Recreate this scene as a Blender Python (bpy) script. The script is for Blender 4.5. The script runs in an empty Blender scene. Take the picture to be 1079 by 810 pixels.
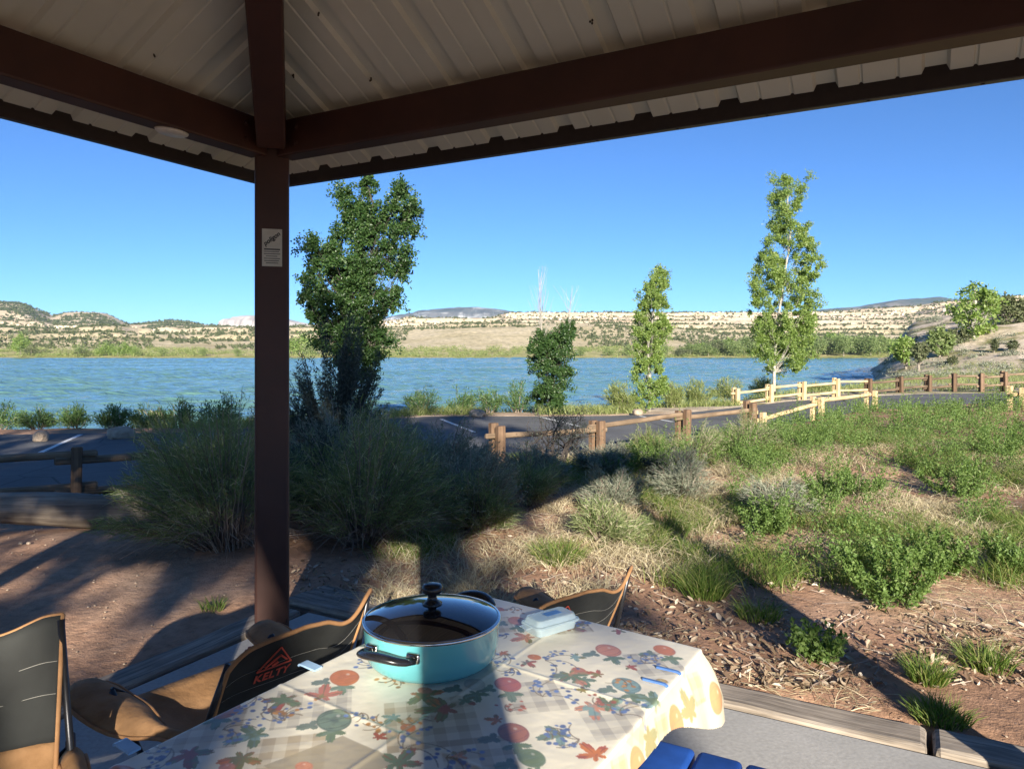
import bpy, bmesh, math, random
import numpy as np
from mathutils import Vector, Matrix
PI = math.pi
rng = np.random.default_rng(7)
SC = bpy.context.scene
COL = SC.collection
CAMZ, FPX, HY = 1.45, 770.0, 370.0      # camera height (m), focal length and eye level in photo pixels (1079 x 810)

def A(*v): return np.array(v, float)
def at(px, py, Y): return A((px-539.5)/FPX*Y, Y, CAMZ-(py-HY)/FPX*Y)
def onz(px, py, z):
    Y = (CAMZ-z)*FPX/(py-HY); return A((px-539.5)/FPX*Y, Y, z)
def sstep(x, a=0., b=1.):
    t = np.clip((np.asarray(x, float)-a)/(b-a), 0, 1); return t*t*(3-2*t)

# ------------------------------------------------------------------ noise
def _hash(ix, iy, s):
    n = (ix*374761393 + iy*668265263 + s*974634777) & 0xffffffff
    n = ((n ^ (n >> 13))*1274126177) & 0xffffffff
    return ((n ^ (n >> 16)) & 0xffff)/65535.0
def vnoise(x, y, s=0):
    x = np.asarray(x, float); y = np.asarray(y, float)
    ix = np.floor(x).astype(np.int64); iy = np.floor(y).astype(np.int64)
    fx = x-ix; fy = y-iy; fx = fx*fx*(3-2*fx); fy = fy*fy*(3-2*fy)
    a = _hash(ix, iy, s); b = _hash(ix+1, iy, s); c = _hash(ix, iy+1, s); d = _hash(ix+1, iy+1, s)
    return (a+(b-a)*fx)*(1-fy)+(c+(d-c)*fx)*fy
def fbm(x, y, o=4, s=0):
    t = 0; a = .5
    for k in range(o):
        t = t+a*(vnoise(np.asarray(x)*2**k, np.asarray(y)*2**k, s+k)-.5); a *= .55
    return t

# ------------------------------------------------------------------ mesh building
class MB:
    def __init__(s): s.V = []; s.F = []; s.n = 0; s.C = []
    def add(s, V, F, c=None):
        V = np.asarray(V, float).reshape(-1, 3)
        if isinstance(F, np.ndarray): s.F.append(F+s.n)
        else:
            for k in set(len(f) for f in F):
                s.F.append(np.array([f for f in F if len(f) == k])+s.n)
        s.V.append(V); s.n += len(V)
        return s
    def mesh(s, name, smooth=False, origin=None):
        me = bpy.data.meshes.new(name)
        V = np.concatenate(s.V)
        if origin is not None: V = V-np.asarray(origin)
        fs = [f for f in s.F if len(f)]
        me.vertices.add(len(V)); me.vertices.foreach_set('co', V.astype(np.float32).ravel())
        nl = sum(f.size for f in fs); nf = sum(len(f) for f in fs)
        me.loops.add(nl); me.loops.foreach_set('vertex_index', np.concatenate([f.ravel() for f in fs]).astype(np.int32))
        tot = np.concatenate([np.full(len(f), f.shape[1]) for f in fs])
        st = np.concatenate([[0], np.cumsum(tot)[:-1]])
        me.polygons.add(nf); me.polygons.foreach_set('loop_start', st.astype(np.int32))
        me.polygons.foreach_set('loop_total', tot.astype(np.int32))
        me.polygons.foreach_set('use_smooth', np.full(nf, bool(smooth)))
        me.update(calc_edges=True); me.validate()
        return me
def link(name, me, mat=None, parent=None, loc=None, rot=None):
    o = bpy.data.objects.new(name, me); COL.objects.link(o)
    if mat is not None and me is not None: me.materials.append(mat)
    if parent is not None: o.parent = parent
    if loc is not None: o.location = loc
    if rot is not None:
        if isinstance(rot, Matrix): o.rotation_euler = rot.to_euler()
        else: o.rotation_euler = rot
    return o
def part(name, mb, mat, parent, smooth=False, loc=None, rot=None, label=None):
    o = link(name, mb.mesh(name, smooth), mat, parent, loc, rot)
    if label: o['label'] = label
    return o
def tag(o, label=None, cat=None, group=None, kind=None):
    if label: o['label'] = label
    if cat: o['category'] = cat
    if group: o['group'] = group
    if kind: o['kind'] = kind
    return o
def empty(name, loc, rz=0, label=None, cat=None, group=None):
    o = link(name, None, None, None, loc, (0, 0, rz)); o.empty_display_size = .1
    return tag(o, label, cat, group)
def struct(name, mb, mat, smooth=False):
    o = link(name, mb.mesh(name, smooth), mat); o['kind'] = 'structure'; return o
def copy_tree(o, parent=None):
    c = o.copy(); COL.objects.link(c)
    if parent is not None: c.parent = parent
    for ch in list(o.children): copy_tree(ch, c)
    return c

def box(sx, sy, sz, bev=0., c=(0, 0, 0), seg=1, cuts=0, jit=0., seed=0):
    bm = bmesh.new(); bmesh.ops.create_cube(bm, size=1)
    bmesh.ops.scale(bm, vec=(sx, sy, sz), verts=bm.verts)
    if bev: bmesh.ops.bevel(bm, geom=bm.edges[:], offset=bev, segments=seg, affect='EDGES', profile=.5)
    if cuts:
        es = sorted(bm.edges, key=lambda e: -e.calc_length())
        long = [e for e in bm.edges if e.calc_length() > .6*max(sx, sy, sz)]
        bmesh.ops.subdivide_edges(bm, edges=long, cuts=cuts, use_grid_fill=False)
    V = A(*[tuple(v.co) for v in bm.verts]); V = V.reshape(-1, 3)
    bm.verts.index_update(); F = [[v.index for v in f.verts] for f in bm.faces]
    bm.free()
    if jit:
        r = np.random.default_rng(seed); ax = int(np.argmax([sx, sy, sz]))
        u = V[:, ax]
        for k in range(3):
            if k == ax: continue
            V[:, k] *= 1+jit*2*fbm(u*2.2+seed*3.1+k*9, np.sign(V[:, (k+1) % 3])*1.5+k, 3, seed)
            V[:, k] += jit*.25*fbm(u*1.1+seed+k*7, u*0, 2, seed+5)
        V += r.normal(0, jit*.012, V.shape)
    return V+A(*c), F
def tube(P, R, n=8, cap=True, flat=None):
    P = np.asarray(P, float); m = len(P); R = np.broadcast_to(np.asarray(R, float), (m,))
    T = np.gradient(P, axis=0); T /= np.linalg.norm(T, axis=1)[:, None]+1e-9
    up = A(0, 0, 1) if abs(T[0][2]) < .9 else A(1, 0, 0)
    U = np.cross(T, up); U /= np.linalg.norm(U, axis=1)[:, None]+1e-9
    for i in range(1, m):
        u = U[i-1]-T[i]*np.dot(U[i-1], T[i]); U[i] = u/(np.linalg.norm(u)+1e-9)
    W = np.cross(T, U)
    a = np.arange(n)/n*2*PI
    fu, fw = flat or (1, 1)
    V = (P[:, None, :]+R[:, None, None]*(fu*np.cos(a)[None, :, None]*U[:, None, :]+fw*np.sin(a)[None, :, None]*W[:, None, :])).reshape(-1, 3)
    i = np.arange(m-1)[:, None]; j = np.arange(n)[None, :]
    F = np.stack([i*n+j, i*n+(j+1) % n, (i+1)*n+(j+1) % n, (i+1)*n+j], -1).reshape(-1, 4)
    F = F.tolist()
    if cap: F.append(list(range(n))[::-1]); F.append([(m-1)*n+k for k in range(n)])
    return V, F
def lathe(prof, n=48, c=(0, 0, 0)):
    V = []; F = []
    for r, z in prof:
        for k in range(n): V.append((r*math.cos(2*PI*k/n)+c[0], r*math.sin(2*PI*k/n)+c[1], z+c[2]))
    for i in range(len(prof)-1):
        for k in range(n):
            F.append((i*n+k, i*n+(k+1) % n, (i+1)*n+(k+1) % n, (i+1)*n+k))
    return A(*V).reshape(-1, 3), F
def grid(X, Y, Z):
    h, w = X.shape; V = np.stack([X, Y, Z], -1).reshape(-1, 3)
    i = np.arange(h-1)[:, None]; j = np.arange(w-1)[None, :]
    F = np.stack([i*w+j, i*w+j+1, (i+1)*w+j+1, (i+1)*w+j], -1).reshape(-1, 4)
    return V, F
def unit(v): return v/(np.linalg.norm(v, axis=-1, keepdims=True)+1e-9)
def leaves(P, D, L, W, r, fold=.15, droop=0.):
    """diamond leaves: base P, direction D, length L, width W"""
    n = len(P); D = unit(D); S = unit(np.cross(D, r.normal(size=(n, 3)))); N = np.cross(D, S)
    L = np.broadcast_to(L, (n,))[:, None]; W = np.broadcast_to(W, (n,))[:, None]
    m = P+D*L*.45
    a = m+S*W*.5+N*W*fold; b = m-S*W*.5+N*W*fold; t = P+D*L+A(0, 0, -1)*droop*L
    V = np.stack([P, a, t, b], 1).reshape(-1, 3)
    F = (np.arange(n)*4)[:, None]+np.arange(4)[None, :]
    return V, F
def blades(P, D, L, W, r, bend=.4):
    """bent grass blades: two quads and a tip"""
    n = len(P); D = unit(D); L = np.broadcast_to(L, (n,))[:, None]; W = np.broadcast_to(W, (n,))[:, None]
    S = unit(np.cross(D, r.normal(size=(n, 3)))); h = D.copy(); h[:, 2] = 0; h = unit(h+r.normal(0, .15, h.shape)*[1, 1, 0])
    b = np.broadcast_to(bend, (n,))[:, None]
    p1 = P+D*L*.5+h*L*b*.12; p2 = P+D*L*.95+h*L*b*.55-A(0, 0, 1)*L*b*.22
    V = np.stack([P-S*W*.5, P+S*W*.5, p1+S*W*.42, p1-S*W*.42, p2], 1).reshape(-1, 3)
    k = (np.arange(n)*5)[:, None]
    return V, k+np.array([[0, 1, 2, 3]]), k+np.array([[3, 2, 4]])
def add_blades(mb, *a, **k):
    V, q, t = blades(*a, **k); n0 = mb.n; mb.V.append(V); mb.F.append(q+n0); mb.F.append(t+n0); mb.n += len(V)

# ------------------------------------------------------------------ materials
def newmat(name):
    m = bpy.data.materials.new(name); m.use_nodes = True; nt = m.node_tree; nt.nodes.clear()
    out = nt.nodes.new('ShaderNodeOutputMaterial'); b = nt.nodes.new('ShaderNodeBsdfPrincipled')
    nt.links.new(b.outputs[0], out.inputs[0]); return m, nt, b, out
def N(nt, t, **kw):
    n = nt.nodes.new('ShaderNode'+t)
    for k, v in kw.items():
        if k in n.inputs.keys() if isinstance(k, str) else False: n.inputs[k].default_value = v
        else: setattr(n, k, v)
    return n
def rgba(c): return (c[0], c[1], c[2], 1)
def coords(nt, kind='Object', scale=(1, 1, 1)):
    tc = N(nt, 'TexCoord'); mp = N(nt, 'Mapping'); mp.inputs['Scale'].default_value = scale
    nt.links.new(tc.outputs[kind], mp.inputs['Vector']); return mp.outputs[0]
def geo_pos(nt, scale=(1, 1, 1)):
    g = N(nt, 'NewGeometry'); mp = N(nt, 'Mapping'); mp.inputs['Scale'].default_value = scale
    nt.links.new(g.outputs['Position'], mp.inputs['Vector']); return mp.outputs[0]
def noise(nt, vec, scale, detail=4, rough=.6):
    n = N(nt, 'TexNoise'); n.inputs['Scale'].default_value = scale; n.inputs['Detail'].default_value = detail
    n.inputs['Roughness'].default_value = rough; nt.links.new(vec, n.inputs['Vector']); return n.outputs['Fac']
def ramp(nt, fac, stops, interp='LINEAR'):
    r = N(nt, 'ValToRGB'); r.color_ramp.interpolation = interp
    e = r.color_ramp.elements
    while len(e) < len(stops): e.new(.5)
    for k, (p, c) in enumerate(stops):
        e[k].position = p; e[k].color = rgba(c) if hasattr(c, '__len__') else (c, c, c, 1)
    nt.links.new(fac, r.inputs[0]); return r.outputs[0]
def mix(nt, fac, a, b, mode='MIX'):
    m = N(nt, 'Mix'); m.data_type = 'RGBA'; m.blend_type = mode
    for sock, v in ((m.inputs[0], fac), (m.inputs[6], a), (m.inputs[7], b)):
        if hasattr(v, 'default_value') or hasattr(v, 'is_linked'): nt.links.new(v, sock)
        else: sock.default_value = v if not hasattr(v, '__len__') else rgba(v)
    return m.outputs[2]
def bump(nt, b, h, strength=.3, dist=.01, prev=None):
    n = N(nt, 'Bump'); n.inputs['Strength'].default_value = strength; n.inputs['Distance'].default_value = dist
    nt.links.new(h, n.inputs['Height']); 
    if prev is not None: nt.links.new(prev, n.inputs['Normal'])
    if b is not None: nt.links.new(n.outputs[0], b.inputs['Normal'])
    return n.outputs[0]
def noisemat(name, c1, c2, scale=8, rough=.7, bs=None, bstr=.3, bdist=.005, vec='Object', vs=(1, 1, 1), metal=0, spec=.5, lo=.35, hi=.65, detail=5):
    m, nt, b, o = newmat(name)
    v = geo_pos(nt, vs) if vec == 'World' else coords(nt, vec, vs)
    f = noise(nt, v, scale, detail)
    nt.links.new(ramp(nt, f, [(lo, c1), (hi, c2)]), b.inputs['Base Color'])
    b.inputs['Roughness'].default_value = rough; b.inputs['Metallic'].default_value = metal
    b.inputs['Specular IOR Level'].default_value = spec
    if bs: bump(nt, b, noise(nt, v, bs, 5), bstr, bdist)
    return m
def leafmat(name, stops, trans=.35, rough=.5, spec=.3, tcol=None, nsc=None):
    """colour varies leaf by leaf, with light passing through"""
    m, nt, b, o = newmat(name)
    g = N(nt, 'NewGeometry')
    c = ramp(nt, g.outputs['Random Per Island'], stops)
    if nsc:
        f = noise(nt, geo_pos(nt), nsc, 2)
        c = mix(nt, 1.0, c, ramp(nt, f, [(.3, .72), (.7, 1.25)]), 'MULTIPLY')
    nt.links.new(c, b.inputs['Base Color']); b.inputs['Roughness'].default_value = rough
    b.inputs['Specular IOR Level'].default_value = spec
    t = N(nt, 'BsdfTranslucent'); 
    tc = mix(nt, 1.0, c, tcol or (1.35, 1.4, .6), 'MULTIPLY'); nt.links.new(tc, t.inputs[0])
    ms = N(nt, 'MixShader'); ms.inputs[0].default_value = trans
    nt.links.new(b.outputs[0], ms.inputs[1]); nt.links.new(t.outputs[0], ms.inputs[2]); nt.links.new(ms.outputs[0], o.inputs[0])
    return m
def woodmat(name, c1, c2, c3, axis=0, rough=.75, gs=1., crack=.5):
    m, nt, b, o = newmat(name)
    s = [26*gs]*3; s[axis] = 1.3*gs
    v = coords(nt, 'Object', tuple(s)); f = noise(nt, v, 1, 6, .65)
    v2 = coords(nt, 'Object', (3, 3, 3)); f2 = noise(nt, v2, 1.2, 3)
    c = ramp(nt, f, [(.28, c1), (.5, c2), (.72, c3)])
    c = mix(nt, 1.0, c, ramp(nt, f2, [(.3, .75), (.7, 1.2)]), 'MULTIPLY')
    s2 = [60*gs]*3; s2[axis] = .8*gs
    f3 = noise(nt, coords(nt, 'Object', tuple(s2)), 1, 3, .5)
    cr = ramp(nt, f3, [(.30, .25), (.38, 1.)])
    c = mix(nt, crack, c, mix(nt, 1.0, c, cr, 'MULTIPLY'))
    nt.links.new(c, b.inputs['Base Color']); b.inputs['Roughness'].default_value = rough
    p = bump(nt, None, f3, .5, .004); bump(nt, b, f, .5, .004, p)
    return m
def plain(name, c, rough=.5, metal=0, spec=.5, bs=None):
    m, nt, b, o = newmat(name); b.inputs['Base Color'].default_value = rgba(c); b.inputs['Roughness'].default_value = rough
    b.inputs['Metallic'].default_value = metal; b.inputs['Specular IOR Level'].default_value = spec
    f = noise(nt, coords(nt), 30, 4); nt.links.new(ramp(nt, f, [(.3, tuple(k*.82 for k in c)), (.7, tuple(min(1, k*1.12) for k in c))]), b.inputs['Base Color'])
    if bs: bump(nt, b, noise(nt, coords(nt), bs, 3), .25, .002)
    return m

# ------------------------------------------------------------------ camera, sun, sky
cam = bpy.data.cameras.new('camera'); cam.sensor_width = 36; cam.lens = FPX/1079*36
cam.shift_y = -(405-HY)/1079; cam.clip_end = 30000; cam.clip_start = .05
co = link('camera', cam, None, None, (0, 0, CAMZ), (PI/2, 0, 0)); SC.camera = co
SUN_EL = math.radians(18.3); SAZ = -.13        # sun stands behind the camera, slightly to its right
to_sun = Vector((-math.sin(SAZ)*math.cos(SUN_EL), -math.cos(SAZ)*math.cos(SUN_EL), math.sin(SUN_EL)))
sl = bpy.data.lights.new('sun', 'SUN'); sl.energy = 5.0; sl.angle = math.radians(.55); sl.color = (1, .92, .79)
so = link('sun', sl); so.rotation_euler = to_sun.to_track_quat('Z', 'Y').to_euler()
w = bpy.data.worlds.new('World'); SC.world = w; w.use_nodes = True; nt = w.node_tree; nt.nodes.clear()
wo = nt.nodes.new('ShaderNodeOutputWorld'); bg = nt.nodes.new('ShaderNodeBackground'); sky = nt.nodes.new('ShaderNodeTexSky')
sky.sky_type = 'NISHITA'; sky.sun_disc = False; sky.sun_elevation = SUN_EL; sky.sun_rotation = PI+SAZ
sky.altitude = 1800; sky.air_density = .82; sky.dust_density = 0; sky.ozone_density = 7.6
bg.inputs[1].default_value = .067
nt.links.new(sky.outputs[0], bg.inputs[0]); nt.links.new(bg.outputs[0], wo.inputs[0])
SC.view_settings.view_transform = 'Standard'; SC.view_settings.look = 'None'; SC.view_settings.exposure = 1.42; SC.view_settings.gamma = 1
SC.render.engine = 'CYCLES'
SC.cycles.use_denoising = True; SC.cycles.max_bounces = 7; SC.cycles.diffuse_bounces = 4; SC.cycles.glossy_bounces = 3
SC.cycles.transmission_bounces = 5; SC.cycles.volume_bounces = 0; SC.cycles.transparent_max_bounces = 12

# ------------------------------------------------------------------ the lie of the land
def itp(x, pts):
    p = np.array(pts, float); return np.interp(x, p[:, 0], p[:, 1])
FL_ = [(-60, -22), (-12, 4.6), (-5.1, 8.7), (-.2, 11.6), (1.45, 12.6), (3.27, 14), (4.88, 15), (6.87, 16.5), (9.1, 18.5), (14, 19.5), (40, 24), (200, 60)]
GF_ = [(-200, 12), (-30, 14), (-11.8, 16.9), (-7.4, 17.4), (-2.5, 21.6), (2.8, 21.8), (5, 22.6), (8, 25), (10, 26.7), (13, 28.3), (17, 29), (60, 31), (200, 40)]
SH_ = [(-200, 26), (-60, 22), (-12, 20.5), (-7, 21.5), (-2.5, 25.5), (3, 27.5), (8, 31), (11, 35), (15, 41), (20, 49), (25, 57), (30, 65), (36, 74), (50, 99), (90, 177), (200, 395)]
def qf(X, Y): return Y-itp(X, FL_)
def gz(X, Y, fine=True):
    X = np.asarray(X, float); Y = np.asarray(Y, float)
    q = qf(X, Y); G = itp(X, GF_); S = itp(X, SH_)
    zf = itp(X, [(-12, -.4), (-5, -.36), (0, -.3), (3.3, -.34), (5, -.22), (7, -.06), (9, .03), (13, .1), (40, .3)])
    za = itp(X, [(-30, -.45), (6, -.47), (16, -.24), (40, 0), (200, 2)])
    near = zf*sstep(q, -4.2, 0)
    near = near+.10*sstep(X, 2.2, 5)*sstep(Y, 3.5, 7)*(1-sstep(q, -3, 0))
    z = np.where(q < 0, near, zf+(za-zf)*sstep(q, 0, .8))
    # shallow ditch and humps of soil
    nz = .16*fbm(X*.7, Y*.7, 3, 3)+.05*fbm(X*3, Y*3, 3, 8)*(fine*1.)
    amp = (1-sstep(q, -.3, .6))*sstep(Y, 4.0, 6)*sstep(-X*1.0+Y, -3, 3)
    amp = np.where(X < -1.6, amp*sstep(Y, 5.9, 8), amp)
    z = z+nz*amp
    t = np.clip((Y-G)/(S-G), 0, 1.6)
    z = np.where(Y > G, za+.02-(za+2.2)*np.where(t < 1, t**4, 1+(t-1)*1.5)+.10*fbm(X*.8, Y*.8, 3, 21)*sstep(Y-G, .3, 2), z)
    z = np.maximum(z, -4.5)
    hill = (6.0*sstep(X, 28, 54)+5*sstep(X, 50, 110))*sstep(Y-.25*(X-30), 44, 74)*(1-.8*sstep(Y-.4*(X-30), 92, 150))
    hill = hill*(1+.5*fbm(X*.08, Y*.08, 3, 31))+.5*fbm(X*.3, Y*.3, 3, 33)*sstep(X, 30, 40)*sstep(Y, 44, 60)*(t < 1)
    z = z+hill*(1-sstep(t, .88, 1.03))
    return z
def ground_px(px, py):
    """the ground point seen at a photo pixel"""
    Ys = np.linspace(2.5, 60, 1200); X = (px-539.5)/FPX*Ys; ray = CAMZ-(py-HY)/FPX*Ys
    k = np.argmax(ray < gz(X, Ys)); return A(X[k], Ys[k], float(gz(X[k], Ys[k])))

D1 = A(.878, -.479); D2 = A(-.475, -.880)      # the two horizontal directions of the shelter
C0 = A(-1.148, 4.089)                          # slab corner
SL = 4.7
def inslab(X, Y, m=.0):
    a = (X-C0[0])*D1[0]+(Y-C0[1])*D1[1]; b = (X-C0[0])*D2[0]+(Y-C0[1])*D2[1]
    return (a > -m) & (b > -m) & (a < SL+m) & (b < SL+m)
def axis(segs):
    out = []
    for a, b, s in segs: out += list(np.arange(a, b, s))
    return np.array(out+[segs[-1][1]])
gx = axis([(-160, -40, 8), (-40, -14, 1.2), (-14, -7, .25), (-7, 9, .07), (9, 16, .2), (16, 60, .7), (60, 220, 6)])
gy = axis([(-90, -20, 5), (-20, 2, .8), (2, 3.2, .15), (3.2, 13, .07), (13, 22, .18), (22, 40, .4), (40, 100, 1.1), (100, 370, 6)])
XX, YY = np.meshgrid(gx, gy); ZZ = gz(XX, YY)
lot = (qf(XX, YY) > .75) & (YY < itp(XX, GF_)-.02)
ZZ = np.where(lot, ZZ-.07, ZZ); ZZ = np.where(inslab(XX, YY, .1), -.25, ZZ-.025)
mb = MB().add(*grid(XX, YY, ZZ))

# ground material: red-tan soil, paler grit, patches of green cover further off
m, nt, b, o = newmat('soil')
p = geo_pos(nt)
f1 = noise(nt, p, .55, 5); f2 = noise(nt, p, 14, 6, .7); f3 = noise(nt, p, 70, 3, .6)
c = ramp(nt, f1, [(.32, (.28, .165, .105)), (.5, (.40, .235, .15)), (.68, (.50, .34, .235))])
c = mix(nt, 1.0, c, ramp(nt, f2, [(.28, .62), (.5, 1.0), (.75, 1.25)]), 'MULTIPLY')
vor = N(nt, 'TexVoronoi'); vor.inputs['Scale'].default_value = 42; nt.links.new(p, vor.inputs['Vector'])
peb = ramp(nt, vor.outputs['Distance'], [(.10, 1.), (.2, 0.)])
c = mix(nt, mix(nt, 1.0, peb, ramp(nt, f2, [(.5, 0.), (.7, .8)]), 'MULTIPLY'), c, (.46, .38, .31))
sx = N(nt, 'SeparateXYZ'); g = N(nt, 'NewGeometry'); nt.links.new(g.outputs['Position'], sx.inputs[0])
far = N(nt, 'MapRange'); far.inputs[1].default_value = 19; far.inputs[2].default_value = 25; nt.links.new(sx.outputs[1], far.inputs[0])
fh = noise(nt, p, .22, 6, .65)
ch = ramp(nt, fh, [(.36, (.16, .17, .06)), (.41, (.30, .27, .14)), (.47, (.48, .40, .29)), (.62, (.62, .52, .40))])
ch = mix(nt, 1.0, ch, ramp(nt, noise(nt, p, 1.6, 5, .7), [(.35, .55), (.6, 1.15)]), 'MULTIPLY')
c = mix(nt, far.outputs[0], c, ch)
nt.links.new(c, b.inputs['Base Color']); b.inputs['Roughness'].default_value = .95; b.inputs['Specular IOR Level'].default_value = .15
pn = bump(nt, None, f2, .7, .03); bump(nt, b, f3, .6, .008, pn)
SOIL = m
struct('ground', mb, SOIL, True)

# asphalt lot and road
asx = np.concatenate([np.arange(-60, -14, 2), np.arange(-14, 20, .5), np.arange(20, 61, 4)]); tt = np.linspace(0, 1, 9)
AX = np.repeat(asx[None, :], 9, 0); n0 = itp(asx, FL_)+1.0; g0 = itp(asx, GF_)-.15
n0 = n0+.12*fbm(asx*1.5, asx*0, 3, 2); g0 = g0+.16*fbm(asx*1.1, asx*0+4, 3, 2)
g0 = np.maximum(g0, n0+.3)
AY = n0[None, :]+(g0-n0)[None, :]*tt[:, None]; za = itp(asx, [(-30, -.45), (6, -.47), (16, -.24), (40, 0), (200, 2)])
AZ = np.repeat(za[None, :], 9, 0)+.006
m, nt, b, o = newmat('asphalt'); p = geo_pos(nt)
f = noise(nt, p, 90, 3); f2 = noise(nt, p, .8, 5)
c = mix(nt, 1.0, ramp(nt, f, [(.3, (.05, .05, .055)), (.7, (.12, .118, .115))]), ramp(nt, f2, [(.3, .8), (.7, 1.5)]), 'MULTIPLY')
cv = N(nt, 'TexVoronoi'); cv.feature = 'DISTANCE_TO_EDGE'; cv.inputs['Scale'].default_value = .45; nt.links.new(p, cv.inputs['Vector'])
c = mix(nt, ramp(nt, cv.outputs['Distance'], [(.003, .7), (.008, 0.)]), c, (.02, .02, .02))
nt.links.new(c, b.inputs['Base Color']); b.inputs['Roughness'].default_value = .9; bump(nt, b, f, .5, .004); ASPH = m
struct('parking_lot', MB().add(*grid(AX, AY, AZ)), ASPH)
# painted stall lines
m, nt, b, o = newmat('line_paint'); p = geo_pos(nt)
nt.links.new(ramp(nt, noise(nt, p, 22, 4), [(.36, (.22, .22, .22)), (.46, (.74, .74, .72))]), b.inputs['Base Color']); b.inputs['Roughness'].default_value = .7; PAINT = m
for k in range(-2, 6):
    s0 = A(-8.75, 13.4)+A(2.35, 1.0)*k*1.02 if k < 2 else A(-8.75, 13.4)+A(2.62, 1.28)*k
    e0 = s0+A(-.335, 1.0)*3.3
    if e0[1] > itp(e0[0], GF_)-.4: e0 = s0+(e0-s0)*(itp(e0[0], GF_)-.4-s0[1])/(e0[1]-s0[1])
    d = unit(e0-s0); nn = A(-d[1], d[0])*.05
    V = [(*(s0-nn), -.452+.008), (*(s0+nn), -.452+.008), (*(e0+nn), -.452+.008), (*(e0-nn), -.452+.008)]
    V = [(x, y, float(itp(x, [(-30, -.45), (6, -.47), (16, -.24)]))+.011) for x, y, z in V]
    struct('parking_line', MB().add(V, [(0, 1, 2, 3)]), PAINT)

# water
m, nt, b, o = newmat('water'); 
p = geo_pos(nt, (.5, 1.15, 1)); f = noise(nt, p, 1.15, 4, .6)
p2 = geo_pos(nt, (.22, .36, 1)); f2 = noise(nt, p2, 1, 3)
b.inputs['IOR'].default_value = 1.33; b.inputs['Roughness'].default_value = .08
big = noise(nt, geo_pos(nt, (.0015, .02, 1)), 1, 4)
nt.links.new(ramp(nt, big, [(.35, (.085, .190, .175)), (.65, (.115, .215, .175))]), b.inputs['Base Color'])
q1 = bump(nt, None, f2, 1.0, .55); bump(nt, b, f, 1.0, .32, q1); WATER = m
# a fan of real wavelets, finer near the bank
wD = np.concatenate([[14.], np.exp(np.arange(math.log(24), math.log(398), .0042)), [430, 700]]); wa = np.concatenate([np.linspace(-1.9, -.86, 24), np.arange(-.85, .85, .0027), np.linspace(.86, 1.9, 24)])
WA, WD = np.meshgrid(wa, wD); WX = WA*WD; WY = WD.copy(); WZ = np.zeros(WX.shape); rw = np.random.default_rng(17)
for k in range(46):
    lam = .9*1.055**k*rw.uniform(.9, 1.1); th = rw.normal(-PI/2+.5, .55); kk = 2*PI/lam; WZ += lam*.0048*np.sin(kk*(WX*math.cos(th)+WY*math.sin(th))+rw.uniform(0, 6.28))
WZ *= (.45+1.1*vnoise(WX*.03, WY*.05, 3))*(WD < 420)
struct('lake_water', MB().add(*grid(WX, WY, WZ-2.1)), WATER, True)

# ------------------------------------------------------------------ far shore: terrain in rows of growing distance
PX = np.arange(-700, 1801, 4.)
def row(D, pts=None, z=None, k=1.):
    if z is not None: return D, np.full(len(PX), z)
    y = itp(PX, pts); return D, CAMZ-(y-HY)/FPX*D
top = [(-700, 338), (0, 338), (60, 341), (111, 341), (145, 346), (250, 346), (300, 341), (390, 338), (420, 336.5), (428, 333), (437, 333.2), (447, 335.4), (512, 334.4), (526, 331.5), (538, 329), (557, 328.4), (640, 328.4), (740, 329), (864, 327.7), (895, 326), (933, 324), (964, 321.7), (999, 317), (1053, 313), (1079, 311), (1300, 298), (1800, 300)]
crest = [(-700, 310), (-300, 316), (0, 317.7), (15, 318.4), (26, 320), (41, 327), (56, 331.6), (67, 328.5), (85, 327.2), (104, 328), (114, 331), (135, 341), (150, 339), (176, 336.6), (197, 338), (220, 343), (267, 345), (400, 348), (1800, 352)]
rows = [row(372, z=-4), row(386, z=-2.0), row(400, z=-1.1), row(430, [(-700, 371), (1800, 371)]),
 row(520, [(-700, 360), (0, 366), (100, 364), (280, 366), (420, 363), (500, 360), (700, 362), (900, 366), (1800, 366)]),
 row(640, [(-700, 350), (0, 352), (60, 354), (110, 348), (200, 357), (280, 355), (420, 354), (500, 347), (600, 344), (700, 350), (760, 356), (1800, 356)]),
 row(760, [(-700, 340), (0, 343), (31, 342.5), (70, 347), (111, 339.5), (128, 341), (145, 348), (200, 350), (259, 344), (300, 345), (430, 345), (520, 340), (700, 344), (1800, 346)]),
 row(880, [(x, y+8 if x > 400 else y+4) for x, y in top]), row(900, [(x, y+6.2 if x > 400 else y+4) for x, y in top]),
 row(955, [(x, y+4.6 if x > 400 else y+3) for x, y in top]), row(970, [(x, y+.6 if x > 400 else y) for x, y in top]),
 (1000, row(1000, top)[1]), (1250, row(1000, top)[1]*.97),
 row(1350, [(x, y+9) for x, y in crest]), row(1650, crest), row(2000, [(-700, 350), (1800, 356)]), row(4200, [(-700, 366), (1800, 366)])]
Dk = np.array([r[0] for r in rows]); Zk = np.stack([r[1] for r in rows])
Dd = axis([(372, 440, 3.5), (440, 640, 8), (640, 1020, 5), (1020, 1700, 16), (1700, 4200, 120)])
Zf = np.stack([np.interp(Dd, Dk, Zk[:, j]) for j in range(len(PX))], 1)
FX = (PX-539.5)[None, :]/FPX*Dd[:, None]; FY = np.repeat(Dd[:, None], len(PX), 1)
am = sstep(FY, 430, 700)*(1-sstep(FY, 2200, 3500)*.5)
rid = 1-2*np.abs(fbm(FX*.010, FY*.010, 4, 41))*2
Zf = Zf+am*(7*fbm(FX*.012, FY*.012, 4, 42)+3.0*(rid-.8)*sstep(FY, 500, 900)+1.6*fbm(FX*.06, FY*.04, 3, 44))*np.where((FY > 940) & (FY < 1300) & (PX[None, :] > 500), .25, 1)
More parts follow.
